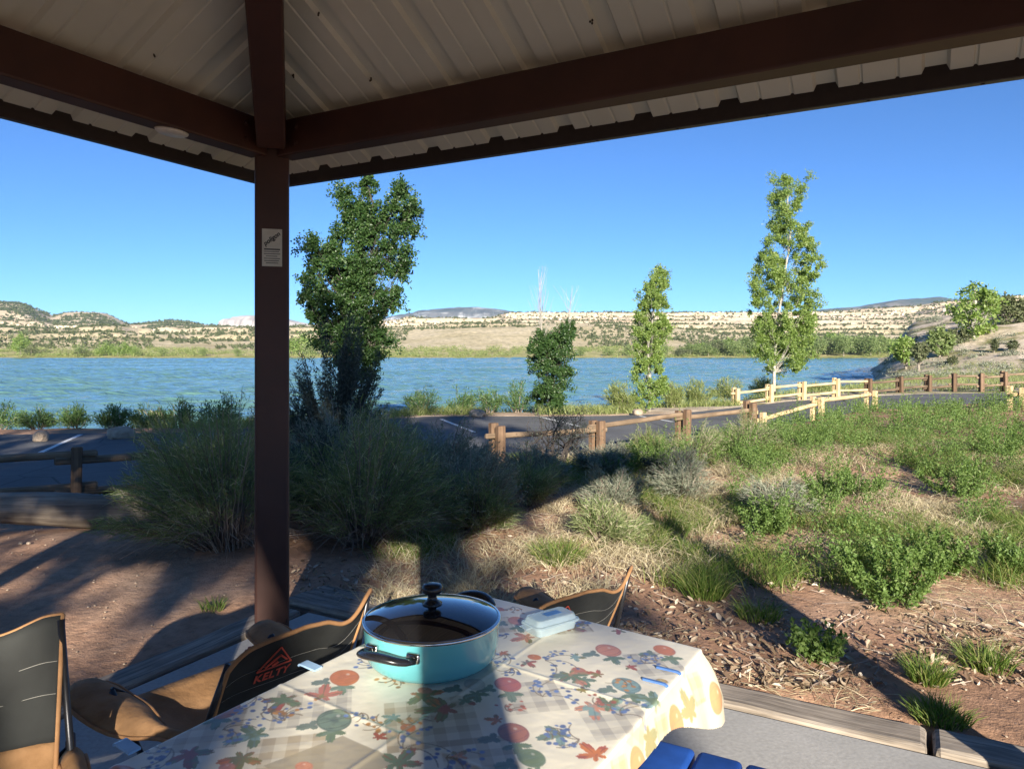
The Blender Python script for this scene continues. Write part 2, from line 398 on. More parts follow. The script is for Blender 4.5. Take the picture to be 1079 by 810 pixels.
def terrace(z, st, m_, s=0):
    zz_ = z+2.5*fbm(FX*.02, FY*.02, 3, 90+s); q = zz_/st; f = q-np.floor(q); return z+m_*((np.floor(q)+sstep(f, .62, .92))*st-zz_)
mk = sstep(FY, 660, 760)*(1-sstep(FY, 985, 1010))*sstep(PX[None, :]+0*FY, 330, 430)
Zf = Zf*(1-mk)+terrace(Zf, 7.5, .85)*mk
mk = sstep(FY, 560, 640)*(1-sstep(FY, 1600, 1700))*(1-sstep(PX[None, :]+0*FY, 330, 430)); Zf = Zf*(1-mk)+terrace(Zf, 8.5, .6, 3)*mk
_fz = Zf
def far_z(px, D):
    j = np.clip((px-PX[0])/4, 0, len(PX)-1.001); i = np.interp(D, Dd, np.arange(len(Dd)))
    i0 = np.minimum(i.astype(int), len(Dd)-2); j0 = j.astype(int); u = i-i0; v = j-j0
    return (_fz[i0, j0]*(1-v)+_fz[i0, j0+1]*v)*(1-u)+(_fz[i0+1, j0]*(1-v)+_fz[i0+1, j0+1]*v)*u
m, nt, b, o = newmat('mesa_rock'); p = geo_pos(nt)
g = N(nt, 'NewGeometry'); sx = N(nt, 'SeparateXYZ'); nt.links.new(g.outputs['Position'], sx.inputs[0])
sn = N(nt, 'SeparateXYZ'); nt.links.new(g.outputs['Normal'], sn.inputs[0])
# strata follow height
mp = N(nt, 'Mapping'); mp.inputs['Scale'].default_value = (.0016, .0016, .13); nt.links.new(g.outputs['Position'], mp.inputs['Vector'])
st = noise(nt, mp.outputs[0], 1.6, 5, .6)
band = ramp(nt, st, [(.36, (.40, .29, .20)), (.43, (.54, .43, .30)), (.49, (.61, .51, .37)), (.53, (.45, .34, .23)), (.58, (.62, .52, .38)), (.66, (.50, .39, .28))])
soil = ramp(nt, noise(nt, p, .02, 6), [(.35, (.42, .35, .20)), (.5, (.54, .45, .28)), (.65, (.62, .52, .35))])
steep = ramp(nt, sn.outputs[2], [(.80, 1.), (.95, 0.)])
c = mix(nt, ramp(nt, sx.outputs[2], [(0, 0), (1, 1)]), soil, band)
hm = N(nt, 'MapRange'); hm.inputs[1].default_value = 22; hm.inputs[2].default_value = 34; nt.links.new(sx.outputs[2], hm.inputs[0])
c = mix(nt, hm.outputs[0], soil, band); c = mix(nt, steep, c, mix(nt, .5, band, (.60, .49, .35)))
# grass near the water
gm = N(nt, 'MapRange'); gm.inputs[1].default_value = 470; gm.inputs[2].default_value = 400; nt.links.new(sx.outputs[1], gm.inputs[0])
gr = ramp(nt, noise(nt, geo_pos(nt, (.02, .05, .05)), 1.4, 5), [(.35, (.23, .26, .07)), (.5, (.36, .34, .13)), (.65, (.44, .37, .20))])
c = mix(nt, gm.outputs[0], c, gr)
c = mix(nt, 1.0, c, ramp(nt, noise(nt, geo_pos(nt, (.25, .06, .5)), 1, 4, .7), [(.35, .74), (.6, 1.08)]), 'MULTIPLY')
nt.links.new(c, b.inputs['Base Color']); b.inputs['Roughness'].default_value = .95; b.inputs['Specular IOR Level'].default_value = .1
bump(nt, b, noise(nt, p, .12, 6, .7), .8, 3.0); ROCK = m
struct('far_hills', MB().add(*grid(FX, FY, Zf)), ROCK, True)

# distant mesas on the skyline
def ridge(name, pts, D, depth, mat, seed):
    x = np.arange(pts[0][0], pts[-1][0]+.1, 1.5); y = itp(x, pts); y = y+.9*fbm(x*.12, x*0, 4, seed)
    zt = CAMZ-(y-HY)/FPX*D; X = (x-539.5)/FPX*D
    R = []
    for f, dz in ((-.9, 0), (-.5, .35), (-.32, .55), (-.25, .86), (-.1, .97), (0, 1.), (.6, .98), (1.2, 0)):
        R.append(np.stack([X+140*fbm(x*.05+f*3, x*0+f, 3, seed+2)*(f < 0), D+f*depth+260*fbm(x*.07, x*0+f*2, 4, seed+1), -20+(zt+20)*dz], -1))
    R = np.array(R); R[:, 0, 2] = R[:, -1, 2] = -20
    return struct(name, MB().add(*grid(R[..., 0], R[..., 1], R[..., 2])), mat, False)
def mesamat(name, a, b_, c_, snow=None):
    m, nt, b, o = newmat(name); f = noise(nt, geo_pos(nt, (.0011, .0011, .006)), 2.2, 6, .65)
    c = ramp(nt, f, [(.35, a), (.5, b_), (.62, c_)])
    nt.links.new(c, b.inputs['Base Color']); b.inputs['Roughness'].default_value = 1; b.inputs['Specular IOR Level'].default_value = 0; return m
MA = mesamat('snowy_mountain', (.06, .065, .07), (.12, .11, .11), (.46, .46, .47)); MBm = mesamat('wooded_mesa', (.05, .06, .05), (.10, .09, .07), (.15, .12, .10)); MC = mesamat('pale_cliff', (.30, .26, .24), (.42, .37, .34), (.52, .46, .43))
ridge('mountain', [(372, 342), (400, 337), (425, 330.5), (447, 326), (470, 324), (505, 323.3), (520, 325), (540, 328.5), (560, 334), (600, 342)], 4900, 700, MA, 1)
ridge('mesa', [(800, 340), (840, 331), (870, 325.5), (895, 323.5), (925, 321), (934, 318.6), (950, 315.3), (985, 313.3), (1000, 314.5), (1030, 318), (1079, 322), (1200, 335)], 4700, 700, MBm, 11)
ridge('cliff_ridge', [(190, 348), (215, 344), (238, 341), (245, 336.5), (252, 333.5), (262, 332), (285, 332.5), (300, 336), (330, 342), (360, 348)], 4300, 500, MC, 21)
# land under and around everything, out to the horizon
a = np.linspace(0, 2*PI, 73); R = np.array([1., 400, 1500, 4000, 6100]); RA, RR = np.meshgrid(a, R)
struct('plain', MB().add(*grid(RR*np.cos(RA), RR*np.sin(RA), RR*0-6-.0*RR)), ROCK)

# ------------------------------------------------------------------ haze
hv = MB().add(*box(12400, 12400, 340, 0, (0, 0, 340/2-10)))
m = bpy.data.materials.new('haze'); m.use_nodes = True; nt = m.node_tree; nt.nodes.clear()
o_ = nt.nodes.new('ShaderNodeOutputMaterial'); pv = nt.nodes.new('ShaderNodeVolumePrincipled')
pv.inputs['Color'].default_value = (.45, .74, 1, 1); pv.inputs['Density'].default_value = 5.5e-5; pv.inputs['Anisotropy'].default_value = .0
nt.links.new(pv.outputs[0], o_.inputs['Volume'])
hz = link('haze', hv.mesh('haze'), m); hz['kind'] = 'stuff'

# ================================================================== picnic shelter
BROWN = noisemat('brown_paint', (.036, .012, .008), (.056, .019, .012), 3, .55, 160, .12, .001)
PANEL = noisemat('cream_panel', (.58, .57, .47), (.63, .62, .52), 2.5, .5, 9, .03, .002)
FASC = plain('dark_fascia', (.03, .022, .02), .45)
P0 = A(-1.128, 3.44); SP = 3.4; EAVE_Z0 = CAMZ+.894; BH = .163; BW = .10; OV = .345; SLOPE = .48
shelter = empty('picnic_shelter', (P0[0], P0[1], 0), 0, 'open picnic shelter with dark brown steel posts and beams under a cream ribbed metal roof', 'shelter')
org = A(P0[0], P0[1], 0)
H = unit(D1+D2)
def frame3(d, up=(0, 0, 1)):
    x = unit(A(*d)); y = unit(np.cross(A(*up), x)); z = np.cross(x, y)
    return Matrix(((x[0], y[0], z[0]), (x[1], y[1], z[1]), (x[2], y[2], z[2])))
corners = [P0, P0+D1*SP, P0+(D1+D2)*SP, P0+D2*SP]
rotH = math.atan2(H[1], H[0])
for c in corners:
    V, F = box(.152, .152, EAVE_Z0+BH+.0, .012, (0, 0, (EAVE_Z0+BH)/2), 2)
    po = part('post', MB().add(V, F), BROWN, shelter, False, (c[0]-org[0], c[1]-org[1], 0), (0, 0, rotH))
    V, F = box(.26, .26, .012, .002, (0, 0, .007)); mbp = MB().add(V, F)
    for sx_ in (-1, 1):
        for sy_ in (-1, 1): mbp.add(*lathe([(.0, .03), (.012, .03), (.012, .012)], 6, (sx_*.105, sy_*.105, 0)))
    part('base_plate', mbp, BROWN, po)
ends = [(0, 1, D1), (3, 2, D1), (0, 3, D2), (1, 2, D2)]
for i, j, d in ends:
    L = SP-.155; c = (corners[i]+corners[j])/2
    V, F = box(L, BW, BH, .008, (0, 0, 0), 2)
    part('beam', MB().add(V, F), BROWN, shelter, False, (c[0]-org[0], c[1]-org[1], EAVE_Z0+BH/2), frame3((*d, 0)))
ROOF0 = EAVE_Z0+BH+.012+SLOPE*(.05)          # roof underside above the post centre line
apex = (corners[0]+corners[2])/2; hs = SLOPE/math.sqrt(2)
for c in corners:
    d = unit(apex-c); Lh = np.linalg.norm(apex-c)
    s = c-d*.40; z0 = ROOF0-hs*.40-.115; e = apex; z1 = ROOF0+hs*Lh-.115
    v = A(e[0]-s[0], e[1]-s[1], z1-z0); L = np.linalg.norm(v); mid = A((s[0]+e[0])/2, (s[1]+e[1])/2, (z0+z1)/2)
    # outside the post the rafter is cut to a shallow tail; inside it is a full tube
    V, F = box(L-.55, .125, .165, .008, (0.27, 0, -.03), 2)
    part('hip_rafter', MB().add(V, F), BROWN, shelter, False, tuple(mid-org), frame3(v))
# ribbed roof panels
def prof(Ltot, off):
    """knots across the panel: (s, rise)"""
    k = []; n = int(Ltot/.338)+2
    for i in range(-1, n+1):
        s = off+i*.338
        k += [(s-.042, 0), (s-.032, .022), (s+.032, .022), (s+.042, 0)]
        for t in (.113, .225): k += [(s+t-.008, 0), (s+t-.0035, .006), (s+t+.0035, .006), (s+t+.008, 0)]
    k = [q for q in k if 0.001 < q[0] < Ltot-.001]
    return np.array([(0., 0.)]+k+[(Ltot, 0.)])
TL = SP+2*OV
for i, (c, d, n_) in enumerate([(corners[0], D1, -D2), (corners[1], D2, D1), (corners[3], D1, D2), (corners[0], D2, -D1)]):
    K = prof(TL, OV-.012+.02 if i == 0 else (OV+.10 if i == 3 else .2)); st = c-d*OV+n_*OV
    s = K[:, 0]; dep = np.minimum(s, TL-s); 
    T = np.array([0, .25, .5, .75, 1.]); P = []
    for t in T:
        q = st[None, :]+d[None, :]*s[:, None]-n_[None, :]*(dep*t)[:, None]
        z = ROOF0-SLOPE*OV+SLOPE*dep*t+K[:, 1]+.004
        P.append(np.column_stack([q, z]))
    P = np.array(P)-org
    pn = part('roof_panel', MB().add(*grid(P[..., 0], P[..., 1], P[..., 2])), PANEL, shelter)
    sm = pn.modifiers.new('sheet', 'SOLIDIFY'); sm.thickness = .0015; sm.offset = 1
    # dark eave trim
    c2 = st+d*TL/2; zt = ROOF0-SLOPE*OV
    fb = MB()
    V, F = box(TL+.02, .035, .098, .003, (0, 0, .022)); fb.add(V, F)
    for q in np.arange(-TL/2+.15, TL/2, .338): fb.add(*lathe([(.0, -.03), (.006, -.03), (.006, -.024)], 6, (q, 0, 0)))
    part('eave_trim', fb, FASC, shelter, False, (c2[0]-org[0]+n_[0]*.014, c2[1]-org[1]+n_[1]*.014, zt-.026), frame3((*d, 0)))
    # strip of dark closure above the beam
# ridge cap inside the hips: a steel compression ring
V, F = box(.36, .36, .18, .01, (0, 0, 0)); part('peak_box', MB().add(V, F), BROWN, shelter, False, (apex[0]-org[0], apex[1]-org[1], ROOF0+SLOPE*SP/2-.13), (0, 0, rotH))
# bolts and gusset plates where the front beams meet the post
for d, nn_ in ((D1, D2), (D2, D1)):
    for q_ in (.13, .20):
        for z_ in (.045, .118):
            c_ = P0+d*q_+nn_*(BW/2); bl = MB(); V, F = lathe([(0, .011), (.007, .011), (.009, .008), (.009, .003), (.014, .003), (.014, -.001)], 6); bl.add(V, F)
            part('bolt', bl, BROWN, shelter, False, (c_[0]-org[0], c_[1]-org[1], EAVE_Z0+z_), frame3((-nn_[1], nn_[0], 0)).to_3x3() @ Matrix.Rotation(0, 3, 'X') @ Matrix(((1, 0, 0), (0, 0, -1), (0, 1, 0))) if False else Vector((nn_[0], nn_[1], 0)).to_track_quat('Z', 'Y').to_matrix())
    if False: c_ = P0+d*.165+nn_*(BW/2+.0025); V, F = box(.15, .004, .14, .001); part('gusset_plate', MB().add(V, F), BROWN, shelter, False, (c_[0]-org[0], c_[1]-org[1], EAVE_Z0+BH/2), frame3((*d, 0)))
# maker's plate on the post
STK = noisemat('sticker_paper', (.44, .42, .34), (.52, .50, .42), 20, .5)
INK = plain('ink', (.02, .02, .025), .6)
fc = P0+H*.0775; tx = A(-H[1], H[0]); ya = 260.5
zc = CAMZ+(370-261)/FPX*(fc[1])
def local_face(dx, dz, off): q = fc+tx*dx+H*off; return (q[0]-org[0], q[1]-org[1], zc+dz)
V, F = box(.088, .0015, .172, .0005, (0, 0, 0)); 
stk = part('maker_plate', MB().add(V, F), STK, shelter, False, local_face(.001, 0, .001), (0, 0, math.atan2(tx[1], tx[0])))
def text(s, size, mat, parent, loc, rot, ext=.0006, name='lettering', shear=0., sx=1., align='CENTER', bold=0):
    cu = bpy.data.curves.new(name, 'FONT'); cu.body = s; cu.size = size; cu.extrude = ext; cu.align_x = align; cu.align_y = 'CENTER'; cu.shear = shear; cu.offset = bold
    t = bpy.data.objects.new('tmp', cu); COL.objects.link(t); bpy.context.view_layer.update()
    me = bpy.data.meshes.new_from_object(t.evaluated_get(bpy.context.evaluated_depsgraph_get())); bpy.data.objects.remove(t)
    me.name = name; me.materials.clear()
    o = link(name, me, mat, parent, loc, rot); o.scale = (sx, 1, 1); return o
sr = (PI/2, 0, 0)
text('poligon', .029, INK, stk, (-.002, -.0016, .040), (PI/2, -math.radians(38), 0), shear=.3, bold=.0008)
lm = MB()
for k in range(7):
    wd = [.07, .066, .072, .05, .07, .064, .055][k]
    lm.add(*box(wd, .0006, .0030 if k else .006, 0, (-.002*(k % 2), -.0014, -.008-k*.0105)))
part('print_lines', lm, INK, stk)
# plain white oval disc under the left beam
qd = onz(181, 140, EAVE_Z0); q_ = P0+D2*.535
WHT = plain('disc_white', (.62, .6, .55), .4)
dm = MB().add(*lathe([(0, -.012), (.04, -.012), (.047, -.006), (.05, .001), (0, .001)], 32))
ld_ = part('oval_disc', dm, WHT, shelter, True, (q_[0]-org[0], q_[1]-org[1], EAVE_Z0-.002), (0, 0, math.atan2(D2[1], D2[0]))); ld_.scale = (1.45, .92, 1)
# twine hanging from the left eave
q = P0+D2*2.02-D1*(OV+.02); zt = EAVE_Z0+.02
tw = MB().add(*tube([(0, 0, .03), (.003, 0, 0), (-.004, .003, -.03), (.004, 0, -.06), (-.006, 0, -.075), (-.012, 0, -.07)], .002, 5))
t_ = part('twine', tw, plain('twine', (.08, .06, .04), .9), None, False, (q[0], q[1], ROOF0-SLOPE*OV-.05)); tag(t_, 'short dark bit of twine dangling from the left eave of the shelter', 'twine')
# mud dabs and wasp nests on the roof panels, as marks of the panel
DAB = plain('mud', (.05, .04, .03), .9)
for px, py in ((336, 15), (309, 80), (391, 84), (164, 58), (624, 23)):
    right = px > 290
    u = A((px-539.5)/FPX, 1, (HY-py)/FPX); n_ = -D2 if right else -D1
    # plane: z = ROOF0 - SLOPE*((p-P0).n_)
    t = (ROOF0-CAMZ+SLOPE*np.dot(P0, n_))/(u[2]+SLOPE*(u[0]*n_[0]+u[1]*n_[1]))
    q = u*t+A(0, 0, CAMZ)
    dd = MB()
    for k in range(3): dd.add(*lathe([(0, -.005), (.003, -.003), (.004, 0), (.0025, .004), (0, .006)], 7, (rng.normal(0, .003), rng.normal(0, .003), -.005*k+.004)))
    part('mud_dab', dd, DAB, shelter, True, tuple(q-org))

# slab and timbers
m, nt, b, o = newmat('concrete'); p = geo_pos(nt)
f = noise(nt, p, 1.3, 6); f2 = noise(nt, p, 60, 4)
c = mix(nt, 1.0, ramp(nt, f, [(.3, (.30, .29, .27)), (.7, (.42, .40, .37))]), ramp(nt, f2, [(.3, .85), (.7, 1.1)]), 'MULTIPLY')
nt.links.new(c, b.inputs['Base Color']); b.inputs['Roughness'].default_value = .85; bump(nt, b, f2, .3, .003); CONC = m
ms = (C0+D1*SL/2+D2*SL/2)
V, F = box(SL-.02, SL-.02, .14, .008, (0, 0, -.07)); sb = MB().add(V, F)
so_ = part('concrete_slab', sb, CONC, None, False, (ms[0], ms[1], 0), (0, 0, math.atan2(D1[1], D1[0]))); so_['kind'] = 'structure'
GREYW = woodmat('weathered_timber', (.10, .08, .06), (.26, .215, .17), (.42, .36, .29), 0, .9, 1.9, .9)
def timber(a0, b0, a1, b1, label, wd=.19, zt=.012, seed=1):
    p0 = C0+D1*a0+D2*b0; p1 = C0+D1*a1+D2*b1; c = (p0+p1)/2; d = unit(p1-p0)
    V, F = box(np.linalg.norm(p1-p0), wd, .17, .022, (0, 0, 0), 2, 22, .11, seed)
    return tag(part('landscape_timber', MB().add(V, F), GREYW, None, False, (c[0], c[1], zt-.085), (0, 0, math.atan2(d[1], d[0]))), label, 'timber', 'old timbers edging the slab')
timber(-.115, .02, -.115, 2.6, 'weathered timber edging the slab on the left, behind the tan chair arm', seed=1)
timber(-.115, 2.62, -.115, 5.2, 'weathered timber edging the slab beside the chair at the left frame edge', seed=2)
timber(-.21, -.115, .50, -.115, 'short grey timber at the slab corner just behind the steel post', seed=3, zt=.02)
timber(.52, -.115, 3.02, -.115, 'long weathered timber beyond the table end, right of the hanging cloth corner', seed=4)
timber(3.04, -.115, 5.3, -.115, 'weathered timber at the lower right corner of the view', seed=5, zt=.016)
timber(-.25, -.325, .30, -.325, 'cracked grey timber lying outside the slab corner behind the post', seed=6, zt=.0, wd=.17)

# ================================================================== table, cloth, pot
TZ = CAMZ-.68
FLc = onz(494, 623, TZ)[:2]; FRc = onz(743.5, 684, TZ)[:2]
E1 = unit(FRc-FLc); TW = float(np.linalg.norm(FRc-FLc)); E2 = unit(A(-.524, -.852)); TLn = 1.78
table = empty('folding_table', (*(FLc+E1*TW/2+E2*TLn/2), 0), 0, 'long folding table covered with a patterned cloth under the shelter', 'table')
to = A(*(FLc+E1*TW/2+E2*TLn/2), 0)
TBL = plain('table_plastic', (.5, .5, .48), .5); STEEL = plain('grey_steel', (.28, .29, .30), .35, .8)
cs = [FLc+E1*.01+E2*.01, FRc-E1*.01+E2*.01, FRc-E1*.01+E2*(TLn-.01), FLc+E1*.01+E2*(TLn-.01)]
V = [(*c, TZ-.006) for c in cs]+[(*c, TZ-.045) for c in cs]; V = A(*[tuple(v) for v in V]).reshape(-1, 3)-to
part('tabletop', MB().add(V, [(3, 2, 1, 0), (4, 5, 6, 7), (0, 1, 5, 4), (1, 2, 6, 5), (2, 3, 7, 6), (3, 0, 4, 7)]), TBL, table)
for bb in (.28, TLn-.28):
    for aa in (.07, TW-.07):
        q = FLc+E1*aa+E2*bb
        part('leg', MB().add(*tube([(q[0]-to[0], q[1]-to[1], .0), (q[0]-to[0], q[1]-to[1], TZ-.045)], .014, 10)), STEEL, table)
    q0 = FLc+E1*.07+E2*bb; q1 = FLc+E1*(TW-.07)+E2*bb
    part('crossbar', MB().add(*tube([(*(q0-to[:2]), .12), (*(q1-to[:2]), .12)], .012, 8)), STEEL, table)

# tablecloth: pattern painted into a fine grid as colour
h_ = .0020
ga = np.arange(-.16, TW+.16, h_); gb = np.arange(-.14, TLn+.12, h_); GA, GB = np.meshgrid(ga, gb)
def ab(px, py):
    q = onz(px, py, TZ)[:2]-FLc; M = np.array([[E1[0], E2[0]], [E1[1], E2[1]]]); return np.linalg.solve(M, q)
C = np.empty(GA.shape+(3,)); C[:] = (.88, .82, .67)
C *= (1+.10*fbm(GA*30, GB*30, 3, 61))[..., None]
def put(mask, col, al=1.):
    mk = np.clip(mask, 0, 1)[..., None]*al; C[:] = C*(1-mk)+np.array(col)*mk
def soft(d, w=.004): return np.clip(.5-d/(w*.6), 0, 1)
def plaid(a, b_, sz, rot, col, step=.022):
    c, s = math.cos(rot), math.sin(rot); x = (GA-a)*c+(GB-b_)*s; y = -(GA-a)*s+(GB-b_)*c
    inn = soft(np.maximum(abs(x), abs(y))-sz, .003)
    k = ((np.floor(x/step) % 2)+(np.floor(y/step) % 2))/2
    put(inn*(.25+.55*k), col)
def roundfruit(a, b_, r, col, dark, sq=.8, rot=0, seg=5):
    c, s = math.cos(rot), math.sin(rot); x = ((GA-a)*c+(GB-b_)*s)/r; y = (-(GA-a)*s+(GB-b_)*c)/(r*sq); d = np.hypot(x, y)
    msk = soft((d-1)*r, .004); put(msk, col)
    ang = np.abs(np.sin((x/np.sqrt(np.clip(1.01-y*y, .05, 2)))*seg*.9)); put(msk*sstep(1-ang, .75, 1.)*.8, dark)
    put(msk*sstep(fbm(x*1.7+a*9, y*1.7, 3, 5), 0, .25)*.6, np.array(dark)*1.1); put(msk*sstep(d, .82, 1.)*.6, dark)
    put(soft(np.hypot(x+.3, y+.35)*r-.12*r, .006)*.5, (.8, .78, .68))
def leaf(a, b_, r, rot, col, dark, lobes=5, sp=.5):
    x = GA-a; y = GB-b_; th = np.arctan2(y, x)-rot; d = np.hypot(x, y)
    R = r*((1-sp)+sp*np.abs(np.cos(th*lobes/2))**1.4)*(1+.14*np.abs(np.sin(th*lobes*3)))*(.75+.35*np.cos(th))
    msk = soft(d-R, .003); put(msk, col)
    put(msk*sstep(fbm(x*40, y*40, 3, int(a*900) % 50), -.05, .12), dark)
    put(msk*sstep(np.abs(np.cos(th*lobes/2)), .985, 1.)*.8, np.array(dark)*.6)
def sprig(a, b_, r, rot, n=16, berry=(.08, .15, .36), stem=(.16, .10, .05)):
    rr = np.random.default_rng(int(abs(a*1e4+b_*3e3)) % 9999)
    for k in range(4):
        an = rot+(k-1.5)*.7+rr.normal(0, .2); t = np.linspace(0, 1, 14); cx = a+np.cos(an+t*.9)*r*t; cy = b_+np.sin(an+t*.9)*r*t
        for i in range(13):
            ll = max(math.hypot(cx[i+1]-cx[i], cy[i+1]-cy[i]), 1e-6); ux, uy = (cx[i+1]-cx[i])/ll, (cy[i+1]-cy[i])/ll
            wx_, wy_ = GA-cx[i], GB-cy[i]; s = np.clip(wx_*ux+wy_*uy, 0, ll); dd = np.hypot(wx_-s*ux, wy_-s*uy)
            put(soft(dd-.0012, .003)*.8, stem)
        for i in range(int(n*.62)//4+1):
            j = rr.integers(3, 14); s_ = rr.uniform(.0032, .0058)
            dd = np.hypot(GA-cx[j]-rr.normal(0, .008), (GB-cy[j]-rr.normal(0, .008))*rr.uniform(.8, 1.4)); put(soft(dd-s_, .004), np.array(berry)*rr.uniform(.7, 1.5))
def local(fn, mul):
    def g(a, b_, r, *k, **kw):
        global GA, GB, C
        full = (GA, GB, C); R_ = r*mul+.01
        j0, j1 = np.searchsorted(ga, [a-R_, a+R_]); i0, i1 = np.searchsorted(gb, [b_-R_, b_+R_])
        if j1 > j0 and i1 > i0:
            GA, GB, C = GA[i0:i1, j0:j1], GB[i0:i1, j0:j1], C[i0:i1, j0:j1]; fn(a, b_, r, *k, **kw)
            GA, GB, C = full
    return g
plaid = local(plaid, 1.5); roundfruit = local(roundfruit, 1.4); leaf = local(leaf, 1.5); sprig = local(sprig, 1.7)
TAN = (.40, .30, .17); GRY = (.36, .33, .29)
for px, py, sz, col in ((455, 762, .14, TAN), (330, 745, .12, GRY), (300, 800, .11, TAN), (560, 735, .10, GRY), (505, 800, .10, TAN), (650, 760, .10, GRY), (215, 770, .11, TAN), (420, 690, .09, GRY), (600, 660, .08, TAN), (690, 700, .09, GRY), (520, 660, .08, TAN)):
    a_, b2 = ab(px, py); plaid(a_, b2, sz*.62, .78, col)
a_, b2 = ab(350, 806); put(soft(np.maximum(abs(GA-a_+(GB-b2)*.3), abs(GB-b2))-.07, .003)*.85, (.36, .30, .20))
ORG = (.62, .17, .03); RED = (.42, .07, .04); PLM = (.42, .14, .09); PNK = (.62, .24, .14); TEAL = (.22, .36, .36); DGR = (.16, .24, .18); OLV = (.20, .19, .05); GRN = (.13, .20, .10)
FR = [(363, 715, .040, ORG, (.42, .12, .02)), (541, 773, .036, PLM, (.2, .06, .08)), (641, 686, .036, PNK, (.30, .08, .07)), (660, 723, .036, TEAL, (.07, .16, .2)),
      (352, 760, .042, DGR, (.04, .07, .06)), (535, 722, .035, (.5, .12, .1), (.35, .07, .1)), (500, 722, .028, (.6, .58, .5), (.4, .4, .35)), (700, 686, .03, ORG, PLM), (545, 655, .03, PNK, PLM), (392, 672, .035, RED, PLM), (236, 748, .04, PNK, PLM), (610, 708, .02, PLM, PNK), (560, 800, .03, GRN, DGR)]
for px, py, r, c1, c2 in FR:
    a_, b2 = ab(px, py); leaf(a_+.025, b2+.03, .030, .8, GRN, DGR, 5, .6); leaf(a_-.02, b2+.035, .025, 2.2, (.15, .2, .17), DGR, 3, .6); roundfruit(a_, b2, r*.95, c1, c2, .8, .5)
for px, py, r, rot, c1, c2 in ((470, 748, .060, 2.4, OLV, RED), (445, 733, .055, .3, ORG, OLV), (300, 738, .055, 1.2, RED, GRN), (340, 735, .05, 4, (.5, .15, .1), OLV), (602, 712, .05, .5, GRN, PNK), (628, 797, .042, 3.6, ORG, RED), (625, 745, .05, 1, PNK, TEAL), (600, 662, .055, 5, OLV, RED), (555, 672, .045, 2, PNK, OLV), (640, 745, .045, 5, TEAL, GRN), (420, 806, .05, 4.5, GRN, RED), (270, 775, .055, 2, GRN, TEAL), (200, 795, .05, .5, OLV, RED), (690, 740, .05, 3, TEAL, GRN), (575, 648, .04, 1, PNK, PLM), (590, 775, .045, 2.2, DGR, TEAL), (505, 690, .05, 3, GRN, OLV), (255, 800, .05, 1, OLV, ORG)):
    a_, b2 = ab(px, py); leaf(a_, b2, r*.86, rot, c1, c2, 5, .66)
for px, py, r, rot, n in ((425, 790, .085, 4.4, 44), (470, 800, .06, 5.6, 22), (572, 735, .075, 4.2, 36), (575, 697, .075, 5.2, 36), (300, 760, .06, 3, 20), (270, 735, .075, .6, 30), (395, 700, .04, 2, 14), (530, 690, .06, 1, 26), (610, 780, .05, 2, 20), (680, 700, .05, 4, 16), (620, 660, .05, 3, 16), (235, 770, .06, 5, 22), (505, 640, .03, 1, 10), (180, 790, .06, 1, 20), (655, 755, .05, 4, 16)):
    a_, b2 = ab(px, py); sprig(a_, b2, r, rot, n)
r9 = np.random.default_rng(5)
for k in range(46):       # small filler prints between the large ones
    a_ = r9.uniform(.02, TW-.02); b2 = r9.uniform(.02, 1.05); q_ = r9.integers(0, 5)
    if q_ < 2: leaf(a_, b2, r9.uniform(.016, .026), r9.uniform(0, 6), (ORG, RED, OLV, GRN, TEAL)[r9.integers(0, 5)], (OLV, RED, DGR)[r9.integers(0, 3)], 5, .66)
    elif q_ < 4: sprig(a_, b2, r9.uniform(.025, .04), r9.uniform(0, 6), 10, ((.08, .15, .36), (.35, .08, .04), (.45, .2, .04))[r9.integers(0, 3)])
    else: roundfruit(a_, b2, r9.uniform(.012, .018), (ORG, PNK, (.55, .42, .12))[r9.integers(0, 3)], PLM)
for k in range(26):
    a_ = r9.uniform(.03, TW-.03); b2 = r9.uniform(.98, TLn)
    [lambda: leaf(a_, b2, .05, r9.uniform(0, 6), OLV, RED), lambda: roundfruit(a_, b2, .035, ORG, PLM), lambda: sprig(a_, b2, .06, r9.uniform(0, 6), 20)][k % 3]()
for k in range(9):   # the hanging corner
    a_ = TW+.03+.05*r9.random(); b2 = -.02+.13*k/2
    [lambda: leaf(a_, b2, .04, k, OLV, GRN), lambda: roundfruit(a_+.02, b2, .035, ORG, RED), lambda: plaid(a_, b2, .03, .2, TAN)][k % 3]()
put(((GA > TW) | (GB < 0))*.42, (.62, .50, .22))  # warm yellow of the sunlit overhang put into the cloth colour
C = C*.90+np.array((.88, .82, .67))*.10
# drape
ca = np.clip(GA, .012, TW-.012); cb = np.clip(GB, .012, TLn-.012); ex = GA-ca; ey = GB-cb; d = np.hypot(ex, ey)
ux = np.where(d > 0, ex/np.maximum(d, 1e-9), 0); uy = np.where(d > 0, ey/np.maximum(d, 1e-9), 0)
cnr = np.exp(-(((GA-TW)/.10)**2+((GB-.02)/.15)**2))          # how much the far right corner flares
hem = np.where(GA > TW-.02, .066+.095*np.exp(-((GB-.03)/.16)**2), .115)
hem = np.where((GB < 0) & (GA < TW-.03), .07+.05*sstep(GA, TW-.2, TW), hem)
hem = np.where((GA < 0), .13, hem)
out = .30+.42*cnr; fold_ = d-.014
o_r = np.where(d < .014, np.minimum(d, .004+.3*d), .0082+fold_*out); dn = np.where(d < .005, d*.15, .0007+(d-.005)*.93)
wv = .004*np.sin(GB*38+1.5*np.sin(GB*9))*sstep(d, .02, .1)
la = ca+ux*(o_r+wv); lb = cb+uy*(o_r+wv)
zz = TZ+.003-dn+.0016*fbm(GA*14, GB*9, 3, 70)*(d < .01)
